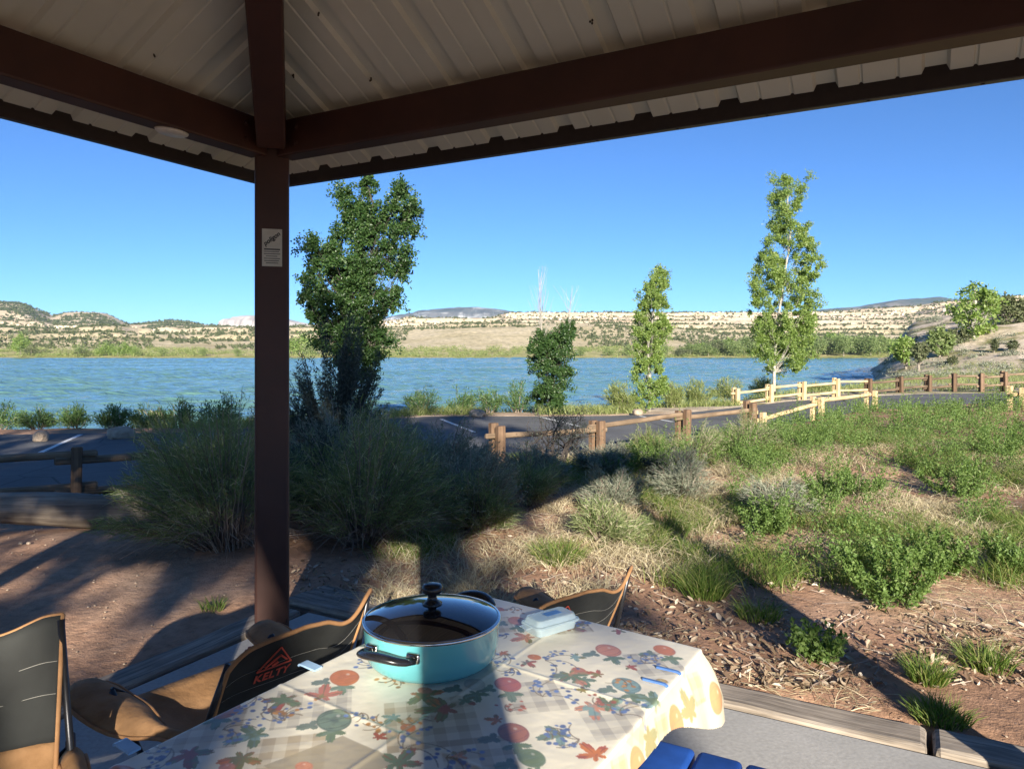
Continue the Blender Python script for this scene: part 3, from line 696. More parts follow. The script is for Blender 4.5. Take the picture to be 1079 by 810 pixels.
# creases where the cloth was folded
for cb_ in (.34, .68, 1.02, 1.36): zz += .0018*np.exp(-((GB-cb_)/.006)**2)*(d < .01)
zz += .0018*np.exp(-((GA-TW/2)/.006)**2)*(d < .01)
X = FLc[0]+E1[0]*la+E2[0]*lb; Y = FLc[1]+E1[1]*la+E2[1]*lb
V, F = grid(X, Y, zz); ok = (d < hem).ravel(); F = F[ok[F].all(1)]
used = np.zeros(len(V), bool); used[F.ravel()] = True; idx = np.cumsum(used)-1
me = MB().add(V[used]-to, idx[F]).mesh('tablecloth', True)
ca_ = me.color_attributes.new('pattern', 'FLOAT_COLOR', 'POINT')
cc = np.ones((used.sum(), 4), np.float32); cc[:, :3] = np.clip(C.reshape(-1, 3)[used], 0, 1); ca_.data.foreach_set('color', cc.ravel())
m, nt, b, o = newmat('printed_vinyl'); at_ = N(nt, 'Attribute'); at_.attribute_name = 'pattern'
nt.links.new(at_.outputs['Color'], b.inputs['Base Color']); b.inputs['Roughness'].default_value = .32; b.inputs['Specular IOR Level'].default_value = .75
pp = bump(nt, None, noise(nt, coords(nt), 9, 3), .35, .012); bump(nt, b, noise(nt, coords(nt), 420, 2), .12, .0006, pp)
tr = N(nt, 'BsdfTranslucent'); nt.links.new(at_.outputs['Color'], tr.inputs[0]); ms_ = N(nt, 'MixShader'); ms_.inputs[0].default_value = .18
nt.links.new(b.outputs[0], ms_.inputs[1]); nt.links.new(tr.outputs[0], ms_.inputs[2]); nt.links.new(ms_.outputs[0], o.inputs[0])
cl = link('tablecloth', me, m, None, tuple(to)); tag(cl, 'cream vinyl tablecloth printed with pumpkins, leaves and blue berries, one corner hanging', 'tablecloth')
# clips holding the cloth
CLIP = plain('clip_plastic', (.30, .45, .62), .3)
def clip(px, py, side, label, mat=CLIP, wd=.011):
    a_, b2 = ab(px, py); q = FLc+E1*a_+E2*b2; c = MB()
    d_ = E1*side
    pth = [(*(q-d_*.045), TZ+.006), (*(q), TZ+.0075), (*(q+d_*.006), TZ+.0065), (*(q+d_*.009), TZ+.003)]
    P = A(*[tuple(v) for v in pth]).reshape(-1, 3)
    for i in range(3):
        u = unit(P[i+1]-P[i]); s = A(*E2, 0)*wd; nn = np.cross(u, A(*E2, 0))*.002
        Vv = [P[i]-s-nn, P[i]+s-nn, P[i]+s+nn, P[i]-s+nn, P[i+1]-s-nn, P[i+1]+s-nn, P[i+1]+s+nn, P[i+1]-s+nn]
        c.add(np.array(Vv), [(0, 1, 2, 3), (7, 6, 5, 4), (0, 4, 5, 1), (1, 5, 6, 2), (2, 6, 7, 3), (3, 7, 4, 0)])
    return tag(link('tablecloth_clip', c.mesh('tablecloth_clip', origin=(*q, TZ)), mat, None, (*q, TZ)), label, 'clip', 'tablecloth clips')
clip(321, 702, -1, 'pale blue clip on the left table edge, beside the chair with the red logo')
clip(128, 786, -1, 'pale blue clip on the left table edge beneath the tan chair arm')
clip(713, 711, 1, 'narrow blue clip on the right table edge, near the hanging cloth corner', plain('clip_blue', (.08, .18, .45), .35), .003)
clip(699, 724, 1, 'narrow blue clip on the right table edge, nearer the blue bench', plain('clip_blue2', (.09, .2, .5), .35), .003)

# pot
pc = A(-.176, 1.612)
pot = empty('cooking_pot', (*pc, TZ+.004), math.atan2(-.146, -.07), 'turquoise enamel pot with domed glass lid and two dark handles on the table', 'pot')
m, nt, b, o = newmat('turquoise_enamel'); b.inputs['Base Color'].default_value = (.115, .41, .44, 1); b.inputs['Roughness'].default_value = .22; b.inputs['Coat Weight'].default_value = .6
bump(nt, b, noise(nt, coords(nt), 12, 2), .05, .002); ENAM = m
m, nt, b, o = newmat('lid_glass'); b.inputs['Base Color'].default_value = (.012, .012, .014, 1); b.inputs['Roughness'].default_value = .02; b.inputs['IOR'].default_value = 1.75; b.inputs['Coat Weight'].default_value = .5; b.inputs['Coat Roughness'].default_value = .02; LID = m
BLK = noisemat('black_phenolic', (.010, .010, .012), (.018, .018, .022), 40, .25)
CHR = plain('polished_steel', (.62, .6, .57), .18, 1)
part('body', MB().add(*lathe([(0, 0), (.120, 0), (.132, .003), (.141, .014), (.146, .04), (.1495, .083), (.1505, .086), (.1475, .0865), (.146, .080), (.142, .02), (.13, .008), (0, .008)], 96)), ENAM, pot, True)
part('rim', MB().add(*lathe([(.1462, .086), (.1515, .0855), (.1525, .089), (.1505, .0925), (.146, .0925)], 96)), CHR, pot, True)
lid = part('lid', MB().add(*lathe([(.1463, .0915), (.13, .0985), (.10, .1075), (.06, .1155), (.025, .1195), (0, .120)], 96)), LID, pot, True)
part('knob', MB().add(*lathe([(0, .118), (.021, .118), (.022, .122), (.013, .127), (.0095, .134), (.0105, .141), (.020, .145), (.0235, .150), (.0235, .157), (.019, .1625), (.008, .1645), (0, .165)], 40)), BLK, lid, True)
for sg in (1, -1):
    t = np.linspace(-1, 1, 17)
    P = np.stack([sg*(.150+.052*np.sqrt(np.clip(1-(t*.985)**2, 0, 1))**.75), .056*t, .066+.012*(1-t*t)], -1)
    hd = part('handle', MB().add(*tube(P, .0105*(1+.3*(1-t*t)), 12, flat=(1.3, .62))), BLK, pot, True)
    for s_ in (1, -1): part('bracket', MB().add(*box(.010, .030, .020, .004, (sg*.152, s_*.050, .066), 2)), CHR, hd, True)
    for s_ in (1, -1):
        rv = MB(); V, F = lathe([(0, .006), (.004, .005), (.006, .001), (.006, 0)], 12); V = V[:, [2, 0, 1]]*A(sg, 1, 1); rv.add(V+A(sg*.157, s_*.050, .066), F)
        part('rivet', rv, CHR, hd, True)

# clear clamshell box
m, nt, b, o = newmat('clear_plastic'); b.inputs['Base Color'].default_value = (.70, .86, .90, 1); b.inputs['Roughness'].default_value = .06; b.inputs['Alpha'].default_value = .5; b.inputs['IOR'].default_value = 1.5
CLR = m
q = onz(580, 664, TZ); bd = unit(A(.50, .40)); 
pb = empty('plastic_box', (q[0], q[1], TZ+.004), math.atan2(.40, .55), 'clear plastic clamshell box lying behind the pot on the table', 'box')
def rrect(L, W, r, n=6):
    o = []
    for cx, cy, a0 in ((L/2-r, W/2-r, 0), (-L/2+r, W/2-r, 90), (-L/2+r, -W/2+r, 180), (L/2-r, -W/2+r, 270)):
        for k in range(n+1): a = math.radians(a0+90*k/n); o.append((cx+r*math.cos(a), cy+r*math.sin(a)))
    return o
def stack(levels):
    V = []; F = []; n = 0
    for L, W, r, z in levels:
        pts = rrect(L, W, r); n = len(pts); V += [(x, y, z) for x, y in pts]
    for i in range(len(levels)-1):
        for k in range(n): F.append((i*n+k, i*n+(k+1) % n, (i+1)*n+(k+1) % n, (i+1)*n+k))
    F.append(tuple(range(n))[::-1]); F.append(tuple((len(levels)-1)*n+k for k in range(n)))
    return A(*V).reshape(-1, 3), F
part('tray', MB().add(*stack([(.115, .060, .012, 0), (.125, .068, .014, .018), (.135, .078, .015, .019), (.135, .078, .015, .021)])), CLR, pb)
part('cover', MB().add(*stack([(.135, .078, .015, .0215), (.133, .076, .015, .0235), (.124, .067, .014, .0245), (.114, .058, .012, .036), (.108, .052, .010, .037)])), CLR, pb)
part('tab', MB().add(*box(.02, .03, .0015, .0005, (-.075, 0, .021))), CLR, pb)
part('label_strip', MB().add(*box(.045, .022, .0006, 0, (.005, 0, .0376))), plain('blue_print', (.12, .28, .60), .4), pb)

# blue bench beside the table
BLUE = noisemat('blue_fabric', (.010, .065, .30), (.016, .09, .40), 14, .6, 60, .3, .002)
bq = onz(688, 776, .46)[:2]; bo = bq+D1*.17+D2*.55
bench = empty('camp_bench', (*bo, 0), math.atan2(D1[1], D1[0]), 'low camp bench with a bright blue padded seat beside the table', 'bench')
for k in range(3):
    V, F = box(.108, 1.10, .045, .014, (-.115+.115*k, 0, .4375), 3); V[:, 2] += .004*np.cos(V[:, 1]*9)
    part('seat_panel', MB().add(V, F), BLUE, bench, True)
part('frame', MB().add(*tube([(-.15, -.53, .41), (.15, -.53, .41), (.15, .53, .41), (-.15, .53, .41), (-.15, -.53, .41)], .011, 8)), STEEL, bench)
for x in (-.15, .15):
    for y in (-.5, .5): part('leg', MB().add(*tube([(x, y, .405), (x*1.15, y*1.05, 0)], .011, 8)), STEEL, bench)

# camp chairs
m, nt, b, o = newmat('black_fabric'); f = noise(nt, coords(nt, 'Object', (1, 1, 1)), 300, 2)
nt.links.new(ramp(nt, noise(nt, coords(nt), 6, 3), [(.3, (.014, .015, .014)), (.7, (.026, .028, .026))]), b.inputs['Base Color']); b.inputs['Roughness'].default_value = .85
pq = bump(nt, None, noise(nt, coords(nt), 8, 3), .5, .012); bump(nt, b, f, .3, .001, pq); BLKF = m
TANF = noisemat('tan_canvas', (.24, .125, .05), (.38, .21, .095), 9, .9, 22, .8, .008)
TRIM = noisemat('tan_trim', (.30, .15, .06), (.40, .21, .09), 30, .8)
POLE = plain('dark_pole', (.05, .05, .055), .35, .7)
REDL = plain('red_print', (.50, .07, .04), .7)
STI = plain('pale_stitch', (.28, .27, .24), .8)
EARZ = np.interp(np.linspace(-1, 1, 41), [-1, -.93, -.8, -.6, -.2, .1, .3, .45, .6, .85, 1], [-.060, -.030, -.006, .008, .018, .010, -.012, -.016, -.004, .026, .032])
EARZ[1:-1] = np.convolve(EARZ, [.25, .5, .25], 'valid')
def backpt(s, t):
    """local point of the backrest: s across -1..1, t up 0..1 (chair faces +y)"""
    s = np.asarray(s, float); t = np.asarray(t, float); wdt = .215+.025*t
    ear = t**2*(np.interp(s, np.linspace(-1, 1, 41), EARZ)+.012)
    return np.stack([wdt*s, -.13-.20*t-.040*(1-s*s)*(.4+.6*t)+.03*np.abs(s)**3*t, .33+.36*t+ear-.0*s], -1)
def make_chair(label, logo=True):
    ch = empty('camp_chair', (0, 0, 0), 0, label, 'chair', 'folding camp chairs')
    s = np.linspace(-1, 1, 41); t = np.linspace(0, 1, 25); S, T = np.meshgrid(s, t); P = backpt(S, T)
    k = 9                                             # tan lower part, black upper part
    P = P+A(0, 1, 0)*(.022*fbm(S*2.2, T*1.6+S, 3, 9)*(1-np.abs(S)**4)*(1-T**6))[..., None]
    g = MB().add(*grid(P[k:, :, 0], P[k:, :, 1], P[k:, :, 2])); bk = part('backrest', g, BLKF, ch, True)
    bk.modifiers.new('cloth', 'SOLIDIFY').thickness = .006
    g = MB().add(*grid(P[:k+1, :, 0], P[:k+1, :, 1], P[:k+1, :, 2])); lo = part('lower_back', g, TANF, ch, True); lo.modifiers.new('cloth', 'SOLIDIFY').thickness = .006
    edge = np.concatenate([backpt(-1, np.linspace(.0, 1, 20)), backpt(np.linspace(-1, 1, 50), 1.), backpt(1, np.linspace(1, 0, 20))])
    part('piping', MB().add(*tube(edge, .0065, 7)), TRIM, bk, True)
    if logo:
        st_ = MB()
        for tv in (.62, .78):
            q = backpt(np.linspace(-.97, .97, 40), tv); st_.add(*tube(q+A(0, -.0040, 0), .0005, 4))
            st_.add(*tube(q+A(0, .007, 0), .0008, 4))
        part('stitching', st_, STI, bk)
        # mountain mark and name on the outer side of the backrest
        lx, lt = -.46, .76
        def onb(dx, dz, off=.0085):   # local logo coordinates to surface
            q = backpt(np.full(np.shape(dx), lx)+np.asarray(dx)/.26, np.full(np.shape(dx), lt)+np.asarray(dz)/.40); return q+A(-.004, -off, 0)
        def strip(pts, wd):
            P2 = np.array(pts, float); Q = onb(P2[:, 0], P2[:, 1]); return tube(Q, wd, 5)
        lg = MB()
        lg.add(*strip([(.052, .0), (.0, .062)], .0022)); lg.add(*strip([(.0, .062), (-.052, .0)], .0022)); lg.add(*strip([(-.052, 0), (.052, 0)], .0022))
        lg.add(*strip([(.034, .012), (.008, .034), (-.004, .026), (-.030, .006)], .0028)); lg.add(*strip([(.006, .014), (-.01, .006)], .004))
        part('logo', lg, REDL, bk)
        cu = bpy.data.curves.new('brand', 'FONT'); cu.body = 'KELTY'; cu.size = .036; cu.align_x = 'CENTER'; cu.align_y = 'CENTER'; cu.extrude = .0005; cu.offset = .0009; cu.resolution_u = 2; cu.space_character = 1.08
        tmp = bpy.data.objects.new('tmp', cu); COL.objects.link(tmp); bpy.context.view_layer.update()
        tm = bpy.data.meshes.new_from_object(tmp.evaluated_get(bpy.context.evaluated_depsgraph_get())); bpy.data.objects.remove(tmp)
        n = len(tm.vertices); v = np.empty(n*3, np.float32); tm.vertices.foreach_get('co', v); v = v.reshape(-1, 3)
        Q = onb(v[:, 0], v[:, 1]-.026, .0095)-A(0, 1, 0)*v[:, 2:3]; tm.vertices.foreach_set('co', Q.astype(np.float32).ravel()); tm.update(); tm.materials.clear(); tm.name = 'lettering'
        link('lettering', tm, REDL, bk)
    # seat
    u = np.linspace(-1, 1, 21); v = np.linspace(0, 1, 17); U, Vv = np.meshgrid(u, v)
    g = MB().add(*grid(.215*U, -.14+.46*Vv, .335+.04*Vv-.055*(1-U*U)*np.sin(PI*np.clip(Vv*.9+.1, 0, 1)))); se = part('seat', g, TANF, ch, True); se.modifiers.new('cloth', 'SOLIDIFY').thickness = .006
    for sg in (-1, 1):
        # arm: broad canvas sleeve widening toward the front
        v = np.linspace(0, 1, 17); u = np.linspace(-1, 1, 11); U, Vv = np.meshgrid(u, v)
        wd = .028+.058*sstep(Vv, .25, .8)-.022*sstep(Vv, .92, 1.)
        g = MB().add(*grid(sg*(.255+.055*Vv)+wd*U, -.20+.58*Vv+.0*U, .448+.012*Vv-.03*np.sin(PI*Vv)-.028*U*U-.01*np.sin(Vv*9)*U+.008*fbm(Vv*7+sg, U*1.6, 3, 5))); ar = part('armrest', g, TANF, ch, True); ar.modifiers.new('cloth', 'SOLIDIFY').thickness = .012
        for q_ in (-1, 1):
            wv_ = .028+.058*sstep(v, .25, .8)-.022*sstep(v, .92, 1.)
            part('arm_seam', MB().add(*tube(np.stack([sg*(.255+.055*v)+q_*wv_, -.20+.58*v, .448+.012*v-.03*np.sin(PI*v)-.028-.01*np.sin(v*9)*q_+.008*fbm(v*7+sg, v*0+q_*1.6, 3, 5)], -1), .0055, 6)), TRIM, ar, True)
        e = np.concatenate([np.stack([sg*(.325+.02*v)+q*(.030+.045*sstep(v, .1, .75)-.018*sstep(v, .9, 1.)), -.20+.50*v, .448+.012*v-.03*np.sin(PI*v)-.028-.01*np.sin(v*9)*q], -1)[::int(-q)] for q in (-1, 1)]) if False else None
        bkl = MB().add(*box(.018, .012, .032, .004, (sg*.252, -.225, .44), 2))
        part('buckle', bkl, POLE, ar)
        part('pole', MB().add(*tube([(sg*.236, -.295, .66 if sg < 0 else .725), (sg*.25, -.22, .49), (sg*.262, -.12, .30)], .0085, 10)), POLE, ch, True)
        part('leg', MB().add(*tube([(sg*.262, -.26, .015), (sg*.275, .27, .44)], .009, 10)), POLE, ch, True)
        part('leg', MB().add(*tube([(sg*.252, .28, .015), (sg*.256, -.24, .46)], .009, 10)), POLE, ch, True)
        for y in (-.26, .28): part('foot', MB().add(*lathe([(0, 0), (.017, 0), (.018, .012), (.012, .03), (0, .032)], 12, (sg*.257, y, 0))), POLE, ch, True)
    part('brace', MB().add(*tube([(-.262, -.25, .03), (.25, -.235, .43)], .008, 8)).add(*tube([(.262, -.26, .05), (-.25, -.245, .43)], .008, 8)), POLE, ch, True)
    part('brace', MB().add(*tube([(-.252, .27, .03), (.27, .265, .44)], .008, 8)).add(*tube([(.252, .29, .03), (-.27, .285, .44)], .008, 8)), POLE, ch, True)
    return ch
def place(ch, midpt, facing):   # midpt = middle of the backrest top in plan
    f = unit(A(*facing)); rz = math.atan2(f[1], f[0])-PI/2
    m_ = Matrix.Rotation(rz, 2); off = m_ @ Vector((0, -.31)); ch.location = (midpt[0]-off[0], midpt[1]-off[1], 0); ch.rotation_euler = (0, 0, rz)
chB = make_chair('camp chair with red logo on its back, against the left table edge below the post')
place(chB, (-.575, 2.06), (-.79, .61)); chB.scale = (1, 1, .975)
chC = copy_tree(chB); chC['label'] = 'brown trimmed camp chair beyond the far end of the table, mostly hidden'
place(chC, (.245, 2.45), (-.62, .78)); chC.scale = (1, 1, .93)
chA = copy_tree(chB); chA['label'] = 'camp chair cut off by the left edge of the photo, black back with stitch lines'
place(chA, (-1.372, 1.755), (.55, -.83)); chA.scale = (-1.04, 1.04, 1.045)
for o in list(chA.children):
    if o.name.startswith('backrest'):
        for q in list(o.children):
            if q.name.startswith(('logo', 'lettering')): bpy.data.objects.remove(q)

# ================================================================== fences, log, stones
POSTW = woodmat('post_wood', (.06, .036, .022), (.155, .092, .052), (.25, .16, .095), 2, .75, .8, .6)
RAILW = woodmat('rail_wood', (.09, .06, .038), (.19, .13, .08), (.29, .21, .135), 0, .75, .8, .5)
YPOST = woodmat('yellow_post_wood', (.34, .23, .11), (.52, .38, .20), (.62, .49, .30), 2, .7, .7, .3)  # yellow wood for the bright posts and rails
YRAIL = woodmat('yellow_rail_wood', (.32, .22, .11), (.50, .37, .20), (.60, .48, .30), 0, .7, .7, .3)
DPOST = woodmat('shaded_post_wood', (.035, .022, .015), (.10, .06, .035), (.20, .12, .06), 2, .85, .8, .6)  # darkened copy of the fence wood, shade put into its colour
DRAIL = woodmat('shaded_rail_wood', (.05, .035, .025), (.12, .08, .05), (.22, .15, .09), 0, .85, .8, .6)  # rail wood darkened the same way, for the stretch in shade
_s = [100]
def fence(label, pts, tops, spec, mats, gap=.16, hr=(.16,), dirv=None, pw=.13, ovh=.22, thick=.055, group=None):
    """double posts with rails held between; pts = plan points, tops = top heights"""
    o0 = A(pts[0][0], pts[0][1], float(gz(*pts[0])))
    f = empty('rail_fence', tuple(o0), 0, label, 'fence', group)
    n = len(pts)
    for i in range(n):
        a = A(*pts[max(i-1, 0)]); b_ = A(*pts[min(i+1, n-1)]); d = unit(b_-a); nn = A(-d[1], d[0]); p = A(*pts[i])
        zb = float(gz(*p))-.15; H_ = tops[i]-zb; _s[0] += 1; pm = mats[0][spec[i]]
        for sg in (-1, 1):
            hh = H_-(.0 if sg < 0 else .03*((i*7) % 3-1)); q = p+nn*sg*gap/2
            V, F = box(pw*.86, pw*.62, hh, .010, (0, 0, hh/2), 1, 5, .05, _s[0]+sg)
            part('post', MB().add(V, F), pm, f, False, (q[0]-o0[0], q[1]-o0[1], zb-o0[2]), (0.012*math.sin(i*3+sg), .015*math.cos(i*5+sg), math.atan2(nn[1], nn[0])+PI/2))
    for i in range(n-1):
        a = A(*pts[i]); b_ = A(*pts[i+1])
        if np.linalg.norm(a-b_) > 5: continue
        for h in hr:
            za, zb = tops[i]-h, tops[i+1]-h; st = .04*((i % 2)*2-1)
            p0 = A(*a, za+st*.8); p1 = A(*b_, zb+st*.8); d = unit(p1-p0); p0 -= d*ovh; p1 += d*ovh; L = np.linalg.norm(p1-p0); c = (p0+p1)/2; _s[0] += 1
            V, F = box(L, thick*1.3, .085, .018, (0, 0, 0), 1, 8, .10, _s[0])
            part('rail', MB().add(V, F), mats[1][max(spec[i], spec[i+1]) if spec[i] != spec[i+1] and 2 not in (spec[i], spec[i+1]) else min(spec[i], spec[i+1])], f, False, tuple(c-o0), frame3(d))
    return f
PM = ((POSTW, YPOST, DPOST), (RAILW, YRAIL, DRAIL))
fence('brown split rail fence on the left, behind the big log', [(-8.9, 6.55), (-7.2, 7.45), (-5.07, 8.5), (-3.2, 9.7), (-1.7, 10.7)], [.33, .33, .35, .33, .32], [0]*5, PM, gap=.15, hr=(.13, .50), pw=.13)
fence('brown rail fence with stout double posts crossing the middle behind the brush', [at(524, 448, 11.5)[:2], at(629, 443, 12.6)[:2], at(719.5, 431, 14)[:2], at(790, 424, 15)[:2]],
      [at(524, 448, 11.5)[2], at(629, 443, 12.6)[2], at(719.5, 431, 14)[2], at(790, 424, 15)[2]], [0]*4, PM, gap=.19, hr=(.13,), pw=.16)
fence('bright yellow rail fence on the near side of the road, ending at right', [at(x, y, Y)[:2] for x, y, Y in ((800, 427, 15.4), (861, 418, 16.6), (917.5, 411.5, 18.4))],
      [at(x, y, Y)[2] for x, y, Y in ((800, 434, 15.4), (861, 418, 16.6), (917.5, 411.5, 18.4))], [1]*3, PM, gap=.2, hr=(.13,), pw=.15)
ffp = [(775.5, 409, 26), (811, 404.8, 26.6), (845, 401.8, 27.4), (881, 398.8, 28.4), (915, 398.6, 29.4), (948, 396.5, 30), (978, 395.2, 30.6), (1005.5, 393, 30.4), (1034, 393, 30), (1058, 391.6, 30), (1084, 391, 30.4), (1112, 390, 31)]
fence('long rail fence on the lake side of the road, part yellow, part dark', [at(*q)[:2] for q in ffp], [at(*q)[2] for q in ffp], [1, 1, 1, 1, 2, 2, 2, 2, 0, 0, 0, 0], PM, gap=.19, hr=(.15, .50), pw=.17, thick=.06)
q3 = [(1071, 408, 17), (1098, 404, 18.2), (1130, 400, 19.4)]
fence('bright yellow fence end at the right edge, in front of the dark road', [at(*q)[:2] for q in q3], [at(*q)[2] for q in q3], [1]*3, PM, gap=.24, hr=(.13,), pw=.17)
# big log on the left
LOGW = woodmat('bleached_log', (.08, .06, .045), (.22, .175, .13), (.36, .30, .235), 0, .85, .9, .95)
n = 40; L = 4.6; xs = np.linspace(-L/2, L/2, n); P = np.stack([xs, .05*fbm(xs*.6, xs*0, 3, 3)*3, .03*fbm(xs*.7, xs*0+5, 3, 4)*3], -1)
V, F = tube(P, .128+.04*fbm(xs*.8, xs*0, 3, 12)*2-.05*sstep(xs, L/2-.5, L/2)*.6, 22)
ang = np.arctan2(V[:, 2], V[:, 1]); V[:, 1:] *= (1+.10*fbm(V[:, 0]*1.0, ang*2.5, 4, 6)*2)[:, None]
crack = np.exp(-((ang+2.45-.10*np.sin(V[:, 0]*1.6))/.06)**2); V[:, 1:] *= (1-.10*crack)[:, None]
c = A((onz(146, 545, 0.12)+onz(-120, 545, .12))/2)[0]
lg = part('driftwood_log', MB().add(V, F), LOGW, None, True, (-4.72-.10, 6.28-.12, .105), (0, .015, .10)); tag(lg, 'thick bleached log lying on the ground in front of the left fence', 'log')
# stones
STONE = noisemat('sandstone', (.28, .21, .15), (.44, .35, .26), 5, .9, 22, .6, .02)
def stone(p, r, label, sq=.6, seed=1, cat='stone'):
    bm = bmesh.new(); bmesh.ops.create_icosphere(bm, subdivisions=4, radius=1); V = A(*[tuple(v.co) for v in bm.verts]).reshape(-1, 3); F = [[v.index for v in f.verts] for f in bm.faces]; bm.free()
    V = V*(1+.45*fbm(V[:, 0]*1.3+seed, V[:, 1]*1.3+V[:, 2]*1.7, 4, seed))[:, None]; V = V*(1-.12*(np.abs(V) > .9))
    V = V*A(r, r*.8, r*sq)
    o = part('stone', MB().add(V, F), STONE, None, True, (p[0], p[1], p[2]+r*sq*.35), (0, 0, seed)); return tag(o, label, cat)
stone(onz(43, 463, -.43), .20, 'pale angular stone at the lot edge by the left stall line', .8, 2)
stone(onz(128, 460, -.43), .30, 'low rounded brown stone on the far verge of the parking lot', .6, 4)
stone(onz(503, 437.5, -.43), .32, 'flat grey stone on the verge below the bushes right of the big tree', .45, 5)
stone(onz(672, 436, -.43), .2, 'small stone at the foot of the middle slender tree', .6, 8)

# ================================================================== plants
BARK = noisemat('bark', (.16, .13, .10), (.30, .26, .21), 9, .9, 30, .6, .01)
WBARK = noisemat('pale_bark', (.26, .24, .20), (.42, .39, .34), 5, .8, 20, .4, .01)
DBARK = noisemat('dark_bark', (.035, .028, .024), (.085, .07, .06), 12, .9, 40, .6, .006)
COTT = leafmat('cottonwood_leaf', [(0, (.024, .062, .016)), (.5, (.045, .098, .025)), (1, (.09, .15, .045))], .35, .42, .5)
POPL = leafmat('poplar_leaf', [(0, (.13, .21, .045)), (.5, (.20, .29, .07)), (1, (.30, .37, .12))], .4, .45, .5)
FARL = leafmat('far_tree_leaf', [(0, (.13, .19, .06)), (.5, (.20, .26, .10)), (1, (.28, .32, .15))], .4, .7, .2)
OLIV = leafmat('olive_leaf', [(0, (.08, .10, .045)), (.6, (.14, .16, .08)), (1, (.22, .23, .13))], .3, .7, .2)
JUNI = leafmat('juniper_leaf', [(0, (.055, .07, .035)), (1, (.11, .125, .06))], .1, .8, .1)
RABB = leafmat('rabbitbrush_leaf', [(0, (.13, .175, .065)), (.5, (.20, .245, .10)), (.85, (.28, .31, .14)), (.9, (.40, .38, .24)), (1, (.60, .56, .40))], .35, .6, .3)  # palest stops: seed-heads, brightened to stand in for sun flecks
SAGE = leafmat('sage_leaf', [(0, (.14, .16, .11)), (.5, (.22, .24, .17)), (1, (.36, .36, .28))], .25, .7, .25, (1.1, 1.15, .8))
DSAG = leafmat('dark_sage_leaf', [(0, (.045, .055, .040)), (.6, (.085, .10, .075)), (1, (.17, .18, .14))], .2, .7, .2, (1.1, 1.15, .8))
WEED = leafmat('weed_leaf', [(0, (.075, .135, .030)), (.5, (.13, .21, .05)), (1, (.21, .29, .09))], .4, .5, .35)
GRAS = leafmat('grass_blade', [(0, (.07, .13, .02)), (.5, (.13, .20, .04)), (.8, (.22, .26, .07)), (1, (.38, .34, .15))], .4, .6, .3)
DRYG = leafmat('dry_blade', [(0, (.32, .26, .15)), (.5, (.48, .41, .26)), (1, (.66, .59, .42))], .3, .8, .2, (1, .95, .8))
TWIG = leafmat('dry_twig', [(0, (.14, .10, .085)), (.5, (.25, .19, .155)), (1, (.40, .33, .27))], .0, .9, .1)
LITT = leafmat('dead_leaf', [(0, (.13, .085, .055)), (.4, (.27, .20, .13)), (.8, (.42, .34, .25)), (1, (.58, .51, .42))], .1, .8, .3, (1, .9, .7))
WILL = leafmat('willow_leaf', [(0, (.045, .10, .03)), (.6, (.09, .16, .05)), (1, (.16, .23, .09))], .35, .5, .4)
TAMA = leafmat('tamarisk_leaf', [(0, (.13, .17, .05)), (.6, (.22, .26, .09)), (1, (.34, .36, .16))], .35, .6, .3)

